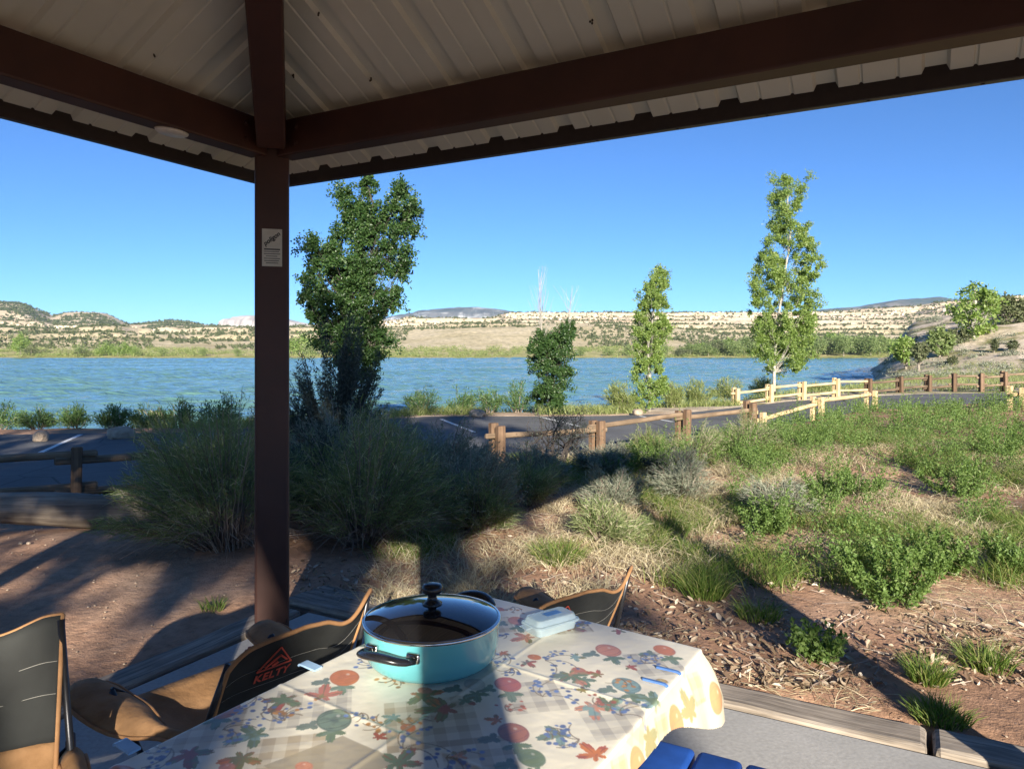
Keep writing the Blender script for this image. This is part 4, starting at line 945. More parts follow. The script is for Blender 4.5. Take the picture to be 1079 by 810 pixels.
def envtree(name, label, cat, X, Y, rows_, nclump, crad, nleaf, ll, lw, lmat, bmat, tr=.09, zb=None, group=None, seed=1, flat=.85, holes=None, limbs=None, updir=.3, inner=.55, ytop=None, lobes=None):
    """rows_: photo rows (py, px left, px right) of the crown outline at distance Y"""
    r = np.random.default_rng(seed); R = np.array(rows_, float); zz = CAMZ-(R[:, 0]-HY)/FPX*Y; xl = (R[:, 1]-539.5)/FPX*Y-X; xr = (R[:, 2]-539.5)/FPX*Y-X
    o_ = np.argsort(zz); zz, xl, xr = zz[o_], xl[o_], xr[o_]
    LB = []
    for L_ in (lobes or [rows_]):
        Q = np.array(L_, float); z_ = CAMZ-(Q[:, 0]-HY)/FPX*Y; i_ = np.argsort(z_); LB.append((z_[i_], ((Q[:, 1]-539.5)/FPX*Y-X)[i_], ((Q[:, 2]-539.5)/FPX*Y-X)[i_]))
    zb = float(gz(X, Y))-.05 if zb is None else zb
    t = empty(name, (X, Y, zb), 0, label, cat, group)
    ar_ = [np.trapezoid(q[2]-q[1], q[0]) if hasattr(np, 'trapezoid') else np.trapz(q[2]-q[1], q[0]) for q in LB]; Zs = []; As = []; Bs = []
    for q, ar1 in zip(LB, ar_):
        k_ = int(nclump*ar1/sum(ar_))+1; zc_ = r.uniform(q[0][0], q[0][-1], k_*8); wd_ = np.interp(zc_, q[0], q[2]-q[1]); zc_ = zc_[r.random(len(zc_)) < wd_/wd_.max()][:k_]
        Zs.append(zc_); As.append(np.interp(zc_, q[0], q[1])); Bs.append(np.interp(zc_, q[0], q[2]))
    zs = np.concatenate(Zs); a = np.concatenate(As); b_ = np.concatenate(Bs); hw = (b_-a)/2; m_ = (a+b_)/2
    th = r.uniform(0, 2*PI, len(zs)); rr = np.sqrt(r.uniform(inner**2*.2, 1, len(zs))); cx = m_+np.cos(th)*rr*np.maximum(hw-crad*.5, .03); cy = np.sin(th)*rr*np.maximum(hw-crad*.4, .03)*flat
    Cc = np.stack([cx, cy, zs-zb], -1)
    if holes is not None:
        keep = np.ones(len(Cc), bool)
        for hz_, hx, hr in holes: keep &= np.hypot(Cc[:, 0]-hx, Cc[:, 2]+zb-hz_) > hr
        Cc = Cc[keep]
    n = len(Cc); H_ = zz[-1]-zb
    # trunk follows the middle of the crown
    tz = np.linspace(0, H_*.97, 14); tx_ = np.interp(tz+zb, zz, (xl+xr)/2, left=0)*sstep(tz, 0, H_*.7)+.03*np.sin(tz*1.7+seed)
    TP = np.stack([tx_, .04*np.sin(tz*1.3+seed*2), tz], -1); tk = MB().add(*tube(TP, tr*(1-.88*tz/H_)+.004, 9))
    part('trunk', tk, bmat, t, True)
    bmh = MB()
    nb = n if limbs is None else min(n, limbs)
    for k in range(nb):
        c = Cc[k]; hd = math.hypot(c[0], c[1]); z0 = max(.12*H_, c[2]-hd*(1.1+.8*r.random())-.15); p0 = A(np.interp(z0, tz, TP[:, 0]), np.interp(z0, tz, TP[:, 1]), z0)
        u = np.linspace(0, 1, 7)[:, None]; mid = p0*.45+c*.55+A(0, 0, -.10*hd); P = (1-u)**2*p0+2*u*(1-u)*mid+u*u*c; P[1:-1] += r.normal(0, .02*hd+.003, (5, 3))
        bmh.add(*tube(P, np.linspace(max(tr*.18*(1-z0/H_), .006), .003, 7), 5, False))
    part('branches', bmh, bmat, t, True)
    k = r.integers(0, n, nleaf); u = unit(r.normal(size=(nleaf, 3))); rad = crad*r.uniform(.35, 1.75, n)
    # leaves sit on short shoots that leave each clump
    ns = 9; shoots = unit(r.normal(size=(n, ns, 3))+A(0, 0, updir)); sh = shoots[k, r.integers(0, ns, nleaf)]; f = r.random(nleaf)**.7
    P = Cc[k]+sh*(rad[k]*f)[:, None]+u*(rad[k]*.22)[:, None]*r.random((nleaf, 1))
    P += r.normal(0, crad*.07, P.shape)
    D = unit(sh*.5+u*.9+A(0, 0, -.25)); S = ll*r.uniform(.6, 1.2, nleaf)
    part('crown', MB().add(*leaves(P, D, S, S*lw, r, .12)), lmat, t)
    return t
# shore trees
envtree('cottonwood_tree', 'tall dark cottonwood with two leafy tops, just right of the shelter post', 'tree', at(366, 400, 22)[0], 22,
  [(186, 384, 390), (196, 376, 398), (206, 352, 437), (222, 340, 445), (240, 336, 446), (256, 318, 443), (272, 310, 438), (300, 307, 436), (318, 308, 430), (335, 311, 420), (352, 318, 414), (370, 330, 408), (388, 340, 402), (404, 352, 398)],
  330, .27, 80000, .078, .85, COTT, DBARK, .10, seed=11, updir=.5, lobes=[
   [(203, 355, 370), (214, 350, 380), (232, 344, 386), (250, 330, 380), (262, 314, 372), (280, 309, 376), (300, 307, 382), (322, 310, 386), (345, 319, 388), (372, 332, 390)],
   [(186, 384, 391), (197, 378, 398), (215, 376, 402), (240, 368, 404), (280, 362, 406), (320, 360, 406), (360, 352, 408), (400, 350, 402)],
   [(191, 420, 427), (203, 414, 438), (220, 398, 446), (238, 394, 446), (252, 394, 440), (264, 398, 434)], [(262, 400, 437), (278, 402, 440), (292, 402, 428)], [(306, 396, 424), (318, 396, 432), (330, 396, 418)], [(346, 390, 416), (358, 388, 418), (372, 386, 406)]])
envtree('young_tree', 'dense dark green tree with bare dead tops, standing over the water at centre', 'tree', at(580, 400, 22.5)[0], 22.5,
  [(338, 598, 606), (348, 594, 608), (358, 566, 612), (370, 556, 612), (385, 552, 612), (400, 552, 610), (415, 554, 604), (428, 560, 598), (436, 566, 592)], 120, .22, 34000, .062, .8, COTT, DBARK, .06, seed=12, updir=.6, lobes=[[(338, 600, 608), (350, 586, 609), (362, 566, 612), (378, 556, 612), (395, 552, 611), (412, 553, 604), (436, 564, 592)], [(344, 564, 572), (360, 556, 580), (380, 550, 590)]])
# bare dead tops of that tree
t2 = [o for o in COL.objects if o.name.startswith('young_tree')][0]
dt = MB(); r_ = np.random.default_rng(3)
for px0, pxt, pyt, nb in ((570, 567, 281, 44), (603, 603, 302, 18)):
    b0 = at(px0+(2 if px0 < 600 else -8), 376, 22.5); tp = at(pxt, pyt, 22.5)
    for k in range(nb):
        f = r_.uniform(.0, .8); s0 = b0+(tp-b0)*f; e = s0+A(r_.normal(0, .24), r_.normal(0, .2), (tp[2]-b0[2])*r_.uniform(.25, .5)); e[2] = min(e[2], tp[2]+.05)
        u = np.linspace(0, 1, 6)[:, None]; P = s0+(e-s0)*u+A(0, 0, 1)*u*(1-u)*-.05+r_.normal(0, .01, (6, 3)); dt.add(*tube(P-np.array(t2.location), np.linspace(.006, .002, 6), 4, False))
    dt.add(*tube((b0+(tp-b0)*np.linspace(-.06, .97, 8)[:, None])-np.array(t2.location), np.linspace(.014, .004, 8), 6, False))
part('dead_branches', dt, WBARK, t2)
envtree('young_poplar', 'slender light green poplar right of centre, leafy to the ground', 'tree', at(684, 400, 23.5)[0], 23.5,
  [(289, 690, 702), (300, 674, 708), (315, 668, 706), (332, 668, 710), (350, 664, 708), (368, 666, 700), (385, 664, 702), (400, 662, 706), (414, 660, 706), (427, 664, 700)], 170, .20, 38000, .058, .8, POPL, WBARK, .05, seed=13, updir=1.5, limbs=90)
envtree('tall_poplar', 'tallest airy poplar with pale trunk standing by the far yellow fence', 'tree', at(815, 400, 28)[0], 28,
  [(184, 814, 826), (190, 810, 856), (205, 808, 852), (222, 806, 848), (240, 806, 860), (262, 798, 866), (285, 788, 870), (305, 786, 868), (325, 784, 866), (345, 784, 862), (362, 786, 866), (378, 790, 856), (390, 798, 842)], 390, .24, 88000, .062, .8, POPL, WBARK, .06, seed=14, updir=1.2, inner=.3, limbs=90, lobes=[[(186, 816, 850), (215, 808, 848), (250, 804, 858), (290, 792, 864), (335, 787, 864), (375, 792, 858), (394, 800, 840)],
   [(183, 814, 828), (192, 810, 836), (210, 806, 838), (228, 808, 840), (246, 812, 836)], [(187, 849, 856), (196, 842, 854), (212, 836, 850), (226, 832, 842)], [(240, 834, 854), (250, 828, 862), (258, 830, 858)],
   [(252, 806, 834), (270, 796, 846), (290, 794, 850), (312, 790, 842)], [(266, 846, 866), (282, 842, 870), (300, 842, 866)], [(285, 788, 800), (306, 785, 806), (330, 783, 812)], [(310, 836, 864), (328, 832, 866), (345, 830, 862)], [(330, 790, 840), (350, 784, 864), (366, 786, 868), (380, 790, 858), (392, 798, 842)]],
  holes=[(at(0, 232, 28)[2], at(838, 0, 28)[0]-at(815, 0, 28)[0], .30), (at(0, 254, 28)[2], at(800, 0, 28)[0]-at(815, 0, 28)[0], .35), (at(0, 290, 28)[2], at(832, 0, 28)[0]-at(815, 0, 28)[0], .25), (at(0, 212, 28)[2], at(832, 0, 28)[0]-at(815, 0, 28)[0], .22)])

# shore bushes
def bush(name, label, cat, px0, px1, ptop, pbase, Y, n, ll, lw, lmat, seed, group=None, nc=None, up=.9, stems=14, smat=None, zb=None):
    X = ((px0+px1)/2-539.5)/FPX*Y; zt = CAMZ-(ptop-HY)/FPX*Y; zb = float(gz(X, Y))-.03 if zb is None else zb; H_ = max(zt-zb, .15); Rr = (px1-px0)/2/FPX*Y
    r = np.random.default_rng(seed); t = empty(name, (X, Y, zb), 0, label, cat, group); st = MB(); nc = nc or int(14+Rr*18)
    th = r.uniform(0, 2*PI, nc); rr = np.sqrt(r.random(nc)); tips = np.stack([np.cos(th)*rr*Rr*.95, np.sin(th)*rr*Rr*.7, H_*(1-.55*rr**2)*r.uniform(.55, 1.0, nc)], -1)
    bs = tips*A(.25, .25, 0); k = r.integers(0, nc, n); f = r.uniform(.12, 1.0, n)**.75
    for i in range(min(stems, nc)):
        u = np.linspace(0, 1, 6)[:, None]; P = bs[i]+(tips[i]-bs[i])*u+A(0, 0, .12*H_)*u*(1-u)+r.normal(0, .012, (6, 3))*(u > 0); st.add(*tube(P, np.linspace(.010, .003, 6), 5, False))
    part('stems', st, smat or TWIG, t)
    P = bs[k]+(tips[k]-bs[k])*f[:, None]+A(0, 0, .12*H_)*(f*(1-f))[:, None]+r.normal(0, .05+.03*Rr, (n, 3))*A(1, 1, .7); P[:, 2] = np.maximum(P[:, 2], .01)
    ax = unit(tips-bs); D = unit(ax[k]*up+unit(r.normal(size=(n, 3)))*.75); S = ll*r.uniform(.5, 1.25, n)
    part('foliage', MB().add(*leaves(P, D, S, S*lw, r, .1)), lmat, t)
    return t
k = 0
for px0, px1, pt, Y, lab in ((-30, 26, 420, 18.6, 'dark willow bush at the left frame edge by the water'), (18, 62, 428, 18.4, 'low willow bush behind the pale angular stone'), (62, 100, 424, 18.4, 'loose willow bush left of the rounded brown stone'),
   (98, 142, 420, 18.6, 'willow bush standing behind the rounded brown stone'), (138, 176, 423, 18.8, 'willow bush beyond the second painted stall line'), (172, 208, 420, 19, 'willow bush where the left shoreline meets the brush'),
   (204, 262, 412, 19.4, 'taller willow bush beside the shelter post over the water'), (426, 466, 404, 22.8, 'round dark bush right of the big cottonwood'), (466, 506, 406, 23, 'dark willow bush above the flat grey stone'),
   (500, 532, 401, 23, 'upright pointed bush left of the tree with dead tops'), (528, 562, 399, 23.2, 'bush touching the left side of the tree with dead tops')):
    bush('willow_bush', lab, 'bush', px0, px1, pt, 455, Y, 2200, .10, .22, WILL, 200+k, 'willow bushes along the near shore'); k += 1
for px0, px1, pt, Y, lab in ((636, 676, 398, 23.4, 'yellow green feathery bush left of the slender poplar'), (694, 724, 402, 25, 'pale green feathery bush right of the slender poplar'), (716, 752, 398, 26.5, 'feathery bush between the slender poplar and the yellow fence'),
   (746, 790, 394, 29, 'tall feathery bush behind the first yellow fence posts'), (788, 822, 396, 31, 'feathery bush at the foot of the tallest poplar'), (840, 880, 404, 33, 'low feathery bush behind the fence right of the tallest poplar')):
    bush('tamarisk_bush', lab, 'bush', px0, px1, pt, 435, Y, 2600, .16, .12, TAMA, 230+k, 'feathery bushes along the near shore'); k += 1

# large brush near the shelter: many fine upright stems
def brush(label, c, Rr, H_, n, seed, lmat, lean=(0, 0), name='rabbitbrush', cat='shrub', L=(.035, .10), W=.0040, nst=160, dead=120, flat=1., group='brush in front of the shelter', zs=1.):
    r = np.random.default_rng(seed); X, Y = c; zb = float(gz(X, Y))-.02; t = empty(name, (X, Y, zb), 0, label, cat, group)
    th = r.uniform(0, 2*PI, nst); rr = np.sqrt(r.uniform(.02, 1, nst)); tip = np.stack([np.cos(th)*rr*Rr+lean[0], np.sin(th)*rr*Rr*flat+lean[1], H_*np.sqrt(np.clip(1.04-.80*rr**2, .05, 2))*r.uniform(.62, 1.04, nst)*(.48+.92*vnoise(np.cos(th)*rr*2.3+seed, np.sin(th)*rr*2.3+5, 5))], -1)*A(1, 1, 1.08)
    bs = np.stack([np.cos(th)*rr*Rr*.28, np.sin(th)*rr*Rr*.28*flat, 0*rr], -1); mid = bs*.3+tip*A(.42, .42, .62)[None, :]
    st = MB()
    for i in range(nst):
        u = np.linspace(0, 1, 7)[:, None]; P = (1-u)**2*bs[i]+2*u*(1-u)*mid[i]+u*u*tip[i]+r.normal(0, .006, (7, 3)); st.add(*tube(P, np.linspace(.0048, .0016, 7), 4, False))
    for i in range(dead):      # dry lower twigs arching outwards
        a = r.uniform(0, 2*PI); q = Rr*r.uniform(.5, 1.08); e = A(math.cos(a)*q, math.sin(a)*q*flat, r.uniform(.02, .35)*H_); b0 = e*A(.2, .2, 0); m_ = (b0+e)/2+A(0, 0, .22*H_)
        u = np.linspace(0, 1, 6)[:, None]; P = (1-u)**2*b0+2*u*(1-u)*m_+u*u*e+r.normal(0, .012, (6, 3)); st.add(*tube(P, np.linspace(.0035, .0012, 6), 3, False))
    part('stems', st, DBARK if lmat is DSAG else TWIG, t)
    k = r.integers(0, nst, n); f = r.uniform(.28, 1., n)**.8; u = f[:, None]
    P = (1-u)**2*bs[k]+2*u*(1-u)*mid[k]+u*u*tip[k]; T = unit(2*(1-u)*(mid[k]-bs[k])+2*u*(tip[k]-mid[k]))
    P = P+r.normal(0, .022, (n, 3)); D = unit(T+unit(r.normal(size=(n, 3)))*.8); mb_ = MB(); add_blades(mb_, P, D, r.uniform(*L, n), W*r.uniform(.6, 1.3, n), r, .3)
    part('foliage', mb_, lmat, t); return t
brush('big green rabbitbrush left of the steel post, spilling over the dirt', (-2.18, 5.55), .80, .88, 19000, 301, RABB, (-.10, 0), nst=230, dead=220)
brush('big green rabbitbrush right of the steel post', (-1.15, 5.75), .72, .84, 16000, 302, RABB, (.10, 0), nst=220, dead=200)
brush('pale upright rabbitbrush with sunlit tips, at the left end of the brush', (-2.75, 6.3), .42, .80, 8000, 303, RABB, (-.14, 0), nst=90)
brush('tall yellowish stems behind the left brush, near the second stall line', (-3.25, 8.0), .50, 1.00, 9000, 304, TAMA, (-.05, 0), nst=100, dead=30)
brush('grey green sagebrush directly behind the big brush, beneath the cottonwood', (-1.75, 7.6), .80, .98, 14000, 305, SAGE, (0, 0), 'sagebrush', L=(.03, .06), W=.006, nst=200)
brush('grey green sagebrush at the right shoulder of the big brush', (-.75, 7.0), .55, .74, 12000, 306, SAGE, (.05, 0), 'sagebrush', L=(.03, .06), W=.006, nst=150)
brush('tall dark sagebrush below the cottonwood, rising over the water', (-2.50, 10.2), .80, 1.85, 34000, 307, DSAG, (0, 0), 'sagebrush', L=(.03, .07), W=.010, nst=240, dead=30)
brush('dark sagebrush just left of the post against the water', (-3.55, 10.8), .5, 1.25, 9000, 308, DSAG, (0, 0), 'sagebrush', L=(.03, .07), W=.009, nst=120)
brush('ragged grey sagebrush at the front right of the big brush, above the litter', (-.35, 6.15), .50, .62, 9000, 321, SAGE, (0, 0), 'sagebrush', L=(.02, .05), W=.007, nst=130, dead=160)
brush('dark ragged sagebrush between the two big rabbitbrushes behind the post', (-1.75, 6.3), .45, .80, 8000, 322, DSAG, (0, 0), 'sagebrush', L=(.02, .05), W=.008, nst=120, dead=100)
brush('rounded sagebrush below the left middle fence post', (-.55, 9.0), .55, .42, 9000, 309, SAGE, (0, 0), 'sagebrush', L=(.03, .06), W=.007, nst=140)
brush('low sagebrush mound between the fence post and the dead shrub', (.25, 8.2), .45, .34, 7000, 310, SAGE, (0, 0), 'sagebrush', L=(.03, .05), W=.006, nst=110)
brush('straw coloured bush leaning right of the big brush', (-1.25, 9.4), .42, .74, 5000, 311, TAMA, (.1, 0), nst=70)
brush('low grey sage clump in front of the second middle fence post', (1.05, 8.6), .42, .34, 6500, 312, SAGE, (0, 0), 'sagebrush', L=(.03, .05), W=.006, nst=110)
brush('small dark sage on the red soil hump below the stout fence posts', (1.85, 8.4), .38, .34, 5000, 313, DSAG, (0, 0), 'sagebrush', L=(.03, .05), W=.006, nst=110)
brush('yellow stemmed weeds in front of the stout double posts', (1.95, 10.6), .45, .42, 5000, 314, TAMA, (0, 0), nst=80, dead=10)
for i, (x, y, R_, h_, lab) in enumerate(((.15, 7.1, .42, .50, 'shaded green clump right of the big brush, left of centre'), (.95, 6.9, .38, .36, 'sage clump in the middle of the pale dry grass'), (1.7, 7.3, .36, .40, 'grey green clump below the second middle post on dry ground'), (-.25, 5.9, .34, .36, 'low green clump at the right foot of the big brush, above the pot'),
     (.75, 5.6, .30, .30, 'green clump behind the far camp chair among dead leaves'), (2.3, 6.3, .34, .34, 'low sage in the middle right of the dry ground'), (1.35, 9.4, .42, .30, 'sage clump between the dead shrub and the stout double posts'), (2.35, 9.6, .5, .5, 'green brush at the foot of the stout double posts'), (3.4, 10.6, .5, .5, 'green brush between the two stout fence posts'))):
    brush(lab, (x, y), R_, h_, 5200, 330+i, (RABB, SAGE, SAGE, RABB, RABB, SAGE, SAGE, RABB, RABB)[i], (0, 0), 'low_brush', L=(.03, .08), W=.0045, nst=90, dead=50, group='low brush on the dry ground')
# dead shrub with dark twisted trunk
sp = at(587, 495, 9.6); ds = empty('dead_shrub', (sp[0], sp[1], float(gz(sp[0], sp[1]))-.03), 0, 'half dead shrub with dark twisted trunk in front of the middle fence', 'shrub')
r_ = np.random.default_rng(44); tk = MB(); lv = []
def grow(p, d, L, R_, dep):
    n = 6; P = [p]
    for i in range(n): d = unit(d+r_.normal(0, .22, 3)+A(0, 0, .05)); P.append(P[-1]+d*L/n)
    tk.add(*tube(P, np.linspace(R_, R_*.6, n+1), 6 if dep < 2 else 4, False))
    if dep >= 2: lv.extend(P[2:])
    if dep < 4:
        for k in range(3 if dep < 3 else 2): grow(P[-1-(k > 1)*2], unit(d+r_.normal(0, .65, 3)), L*r_.uniform(.6, .85), R_*.55, dep+1)
for a in range(5): grow(A(r_.normal(0, .05), r_.normal(0, .05), 0), unit(A(r_.normal(0, .55), r_.normal(0, .4), 1)), .34, .026, 0)
part('trunk', tk, DBARK, ds); lv = np.array(lv); k_ = r_.integers(0, len(lv), 3200); P = lv[k_]+r_.normal(0, .05, (3200, 3)); keep = (P[:, 0] > -.05) | (r_.random(3200) < .35); P = P[keep]
part('foliage', MB().add(*leaves(P, unit(r_.normal(size=P.shape)+A(0, 0, .5)), r_.uniform(.02, .05, len(P)), .009, r_)), DSAG, ds)

# ground cover
def in_box(n, x0, x1, y0, y1, r): return r.uniform(x0, x1, n), r.uniform(y0, y1, n)
def gstuff(name, label_kind, X, Y, ok, lo, hi, W, mat_, r, lean=.45, bend=.7, up=1.):
    X, Y = X[ok], Y[ok]; n = len(X); P = np.stack([X, Y, gz(X, Y)-.03], -1); D = unit(np.stack([r.normal(0, lean, n), r.normal(0, lean, n), np.full(n, up)], -1)); mb_ = MB()
    add_blades(mb_, P, D, r.uniform(lo, hi, n), W*r.uniform(.6, 1.4, n), r, bend); o = link(name, mb_.mesh(name), mat_); o['kind'] = 'stuff'; return o
r = np.random.default_rng(77)
front = lambda X, Y: (~inslab(X, Y, .22)) & (qf(X, Y) < .4)
# dry grass in tufts: middle ground
nT = 1500; cx, cy = in_box(nT, -.9, 7, 3.5, 14, r); keep = front(cx, cy) & (cy > 4.0+.0*cx) & (vnoise(cx*1.2, cy*1.2, 5) > .35+.25*sstep(cx, 2, 4)); cx, cy = cx[keep], cy[keep]
k = r.integers(0, len(cx), 52000); X = cx[k]+r.normal(0, .07, len(k)); Y = cy[k]+r.normal(0, .07, len(k))
gstuff('dry_grass', 0, X, Y, front(X, Y), .05, .24, .0034, DRYG, r, .5, .9)
# green grass tufts in the middle
nT = 900; cx, cy = in_box(nT, -.9, 6.5, 4.6, 13, r); keep = front(cx, cy) & (vnoise(cx*.9+7, cy*.9, 9) > .47); cx, cy = cx[keep], cy[keep]
k = r.integers(0, len(cx), 62000); X = cx[k]+r.normal(0, .08, len(k)); Y = cy[k]+r.normal(0, .08, len(k))
gstuff('green_grass', 0, X, Y, front(X, Y), .06, .26, .0036, GRAS, r, .35, .6)
# grass on the verge and bank beyond the road
n = 60000; X = r.uniform(-22, 40, n); Y = itp(X, GF_)+r.uniform(.1, 1, n)**1.3*np.where(X > 10, 34, 6); t_ = (Y-itp(X, GF_))/(itp(X, SH_)-itp(X, GF_)); ok = (t_ < .93) & (vnoise(X*.35, Y*.35, 8) > .38+.25*((X > 3) & (X < 7.5) & (Y < 25)))
gstuff('bank_grass', 0, X, Y, ok, .15, .42, .018, TAMA, r, .3, .5)
# dead leaves lying on the ground
n = 25000; X = r.uniform(-1.5, 7, n); Y = 3.2+r.uniform(0, 1, n)**1.5*7
dens = vnoise(X*1.1+3, Y*1.1, 15)*.7+vnoise(X*3, Y*3, 16)*.3; ok = front(X, Y) & (dens+.18*(r.random(n)-.5) > .44+.12*sstep(Y, 5.5, 8)+.12*sstep(X, 1.2, 3)) & (Y > 4.1-.45*np.maximum(X+1.1, 0)*1.0)
X, Y = X[ok], Y[ok]; n = len(X); D = unit(np.stack([r.normal(0, 1, n), r.normal(0, 1, n), r.normal(.12, .30, n)], -1)); S = r.uniform(.016, .055, n); P = np.stack([X, Y, gz(X, Y)-.03+r.uniform(0, .022, n)], -1)
# lay the blades of the leaves mostly flat
Sd = unit(np.cross(D, A(0, 0, 1)+r.normal(0, .45, (n, 3)))); Nn = np.cross(Sd, D); m_ = P+D*(S*.45)[:, None]; wv = (S*r.uniform(.4, .75, n))[:, None]
S1 = S[:, None]; cu_ = r.uniform(-.1, .45, (n, 1)); q1 = P+D*S1*.30+Nn*S1*.10*cu_; q2 = P+D*S1*.68+Nn*S1*.42*cu_; q3 = P+D*S1*.95+Nn*S1*cu_; fo = r.uniform(.0, .45, (n, 1))
V = np.stack([P, q1+Sd*wv*.34+Nn*wv*fo, q1, q1-Sd*wv*.34+Nn*wv*fo, q2+Sd*wv*.28+Nn*wv*fo, q2, q2-Sd*wv*.28+Nn*wv*fo, q3], 1).reshape(-1, 3); F = (np.arange(n)*8)[:, None]
lm_ = MB(); lm_.V.append(V); lm_.n = len(V); lm_.F += [np.concatenate([F+np.array([[a_, b_, c_]]) for a_, b_, c_ in ((0, 2, 1), (0, 3, 2), (4, 5, 7), (5, 6, 7))]), np.concatenate([F+np.array([[1, 2, 5, 4]]), F+np.array([[2, 3, 6, 5]])])]
o = link('leaf_litter', lm_.mesh('leaf_litter'), LITT); o['kind'] = 'stuff'
# straw lying flat
n = 140000; X = r.uniform(-1.3, 7.5, n); Y = 3.0+r.uniform(0, 1, n)**1.2*8; gstuff('straw', 0, X, Y, front(X, Y) & (vnoise(X*1.6, Y*1.6, 19) > .40) & (Y > 4.0-.5*np.maximum(X+1.1, 0)), .04, .15, .0026, DRYG, r, 1.0, .3, .12)
# fallen twigs
tw = MB()
for i in range(900):
    x, y = r.uniform(-1.2, 6), r.uniform(3.2, 9)
    if not front(x, y): continue
    a = r.uniform(0, PI); L_ = r.uniform(.05, .30); t5 = np.linspace(-.5, .5, 5); px_ = x+np.cos(a)*t5*L_+.02*np.sin(t5*5+i); py_ = y+np.sin(a)*t5*L_; P = np.stack([px_, py_, gz(px_, py_)-.012+.03*r.random()*(t5+.5)*2], -1); tw.add(*tube(P, np.linspace(.003, .0012, 5), 4, False))
o = link('fallen_twigs', tw.mesh('fallen_twigs'), TWIG); o['kind'] = 'stuff'
# gravel and clods on the path at left and around
gr_ = MB(); bx, bf = box(1, 1, 1, .28)
for i in range(2600):
    x = r.uniform(-5, 5); y = r.uniform(2.2, 9)
    if inslab(x, y, .24) or qf(x, y) > 0: continue
    s = r.uniform(.004, .014)*(1+2.0*(r.random() < .04)); M_ = Matrix.Rotation(r.uniform(0, 6), 3, 'Z'); V = (bx*A(s, s*r.uniform(.6, 1), s*.6))@np.array(M_).T+A(x, y, float(gz(x, y))-.022+s*.2); gr_.add(V, bf)
o = link('gravel', gr_.mesh('gravel'), STONE); o['kind'] = 'stuff'

# leafy weeds: cover on the right, and prominent plants as things
def weed_arrays(c, Rr, H_, n, r, nst=16, ll=.022):
    X, Y = c; zb = float(gz(X, Y))-.03; th = r.uniform(0, 2*PI, nst); rr = np.sqrt(r.random(nst)); tip = np.stack([np.cos(th)*rr*Rr, np.sin(th)*rr*Rr, H_*(1-.35*rr**2)*r.uniform(.6, 1.05, nst)], -1); bs = tip*A(.35, .35, 0)
    k = r.integers(0, nst, n); f = r.uniform(.12, 1.0, n); P = bs[k]+(tip[k]-bs[k])*f[:, None]+unit(r.normal(size=(n, 3)))*(r.random(n)*.045*(1.15-f*.6))[:, None]
    D = unit(r.normal(size=(n, 3))+A(0, 0, .35)); S = ll*r.uniform(.6, 1.3, n)
    return P, D, S, bs, tip, zb
def weed(label, px, py, Rr, H_, n, seed, ll=.024, mat_=None):
    g_ = ground_px(px, py); r = np.random.default_rng(seed); P, D, S, bs, tip, zb = weed_arrays(g_[:2], Rr, H_, n, r, int(14+40*Rr), ll)
    t = empty('leafy_weed', (g_[0], g_[1], zb), 0, label, 'plant', 'leafy green weeds'); st = MB()
    for i in range(len(bs)): u = np.linspace(0, 1, 5)[:, None]; st.add(*tube(bs[i]+(tip[i]-bs[i])*u+r.normal(0, .006, (5, 3)), np.linspace(.003, .0012, 5), 4, False))
    part('stems', st, WEED, t); part('foliage', MB().add(*leaves(P, D, S, S*.55, r, .15)), mat_ or WEED, t); return t
for i, (px, py, R_, H_, n, lab) in enumerate(((938, 632, .34, .46, 5200, 'largest dark green bushy weed, right of the table and above the litter'), (985, 600, .26, .34, 3200, 'bright weed clump on the right flank of the largest bushy weed'),
   (872, 525, .30, .38, 3200, 'dark weed in the shade left of the bare red soil'), (905, 520, .26, .34, 2600, 'shaded weed right of the bare red soil patch'), (690, 492, .42, .42, 4200, 'green weed at the foot of the stout double posts'), (655, 500, .30, .34, 2600, 'green weed left of the stout double posts'),
   (760, 478, .40, .42, 3800, 'weed growing between the two stout fence posts'), (800, 492, .40, .38, 3600, 'weed beside the right stout fence post'), (812, 560, .26, .34, 2400, 'weed in the middle, right of the dry grass'), (862, 690, .16, .20, 900, 'small broad leafed plant near the long timber'),
   (1010, 520, .40, .46, 4200, 'tall weed below the right hand bank'), (1055, 480, .45, .50, 4600, 'tall weed by the right edge of the photo below the yellow fence end'), (1060, 600, .26, .28, 2200, 'weed at the right edge beside bare red soil'), (848, 470, .45, .40, 4000, 'weed right of the stout fence posts, in front of the yellow fence'))):
    weed(lab, px, py, R_, H_, n, 400+i, .030 if i == 9 else .024)
nP = 760; cx = r.uniform(1.6, 14, nP*3); cy = r.uniform(4.5, 18.5, nP*3); sc = vnoise(cx*.8+2, cy*.8, 25)
ok = front(cx, cy) & (cx/cy > .20+.10*(cy < 8)) & (sc > .39+.17*(cy < 6.5)-.08*(cy > 11)) & ~((np.hypot(cx-3.1, (cy-7.4)*.8) < .55)) & ~((np.hypot(cx-3.2, cy-5.2) < .5)); cx, cy = cx[ok][:nP], cy[ok][:nP]
PP = []; DD = []; SS = []
for x, y in zip(cx, cy):
    far_ = min(1., 7/y); nn = int(520*far_**1.1*r.uniform(.5, 1.1)); P, D, S, bs, tip, zb = weed_arrays((x, y), r.uniform(.14, .32), r.uniform(.24, .70)*(.5+.9*vnoise(x*.9, y*.9, 66)), nn, r, 12, .022*max(1, (y/8)**.6)); PP.append(P+A(x, y, zb)); DD.append(D); SS.append(S)
P = np.concatenate(PP); o = link('weed_cover', MB().add(*leaves(P, np.concatenate(DD), np.concatenate(SS), np.concatenate(SS)*.55, r, .15)).mesh('weed_cover'), WEED); o['kind'] = 'stuff'
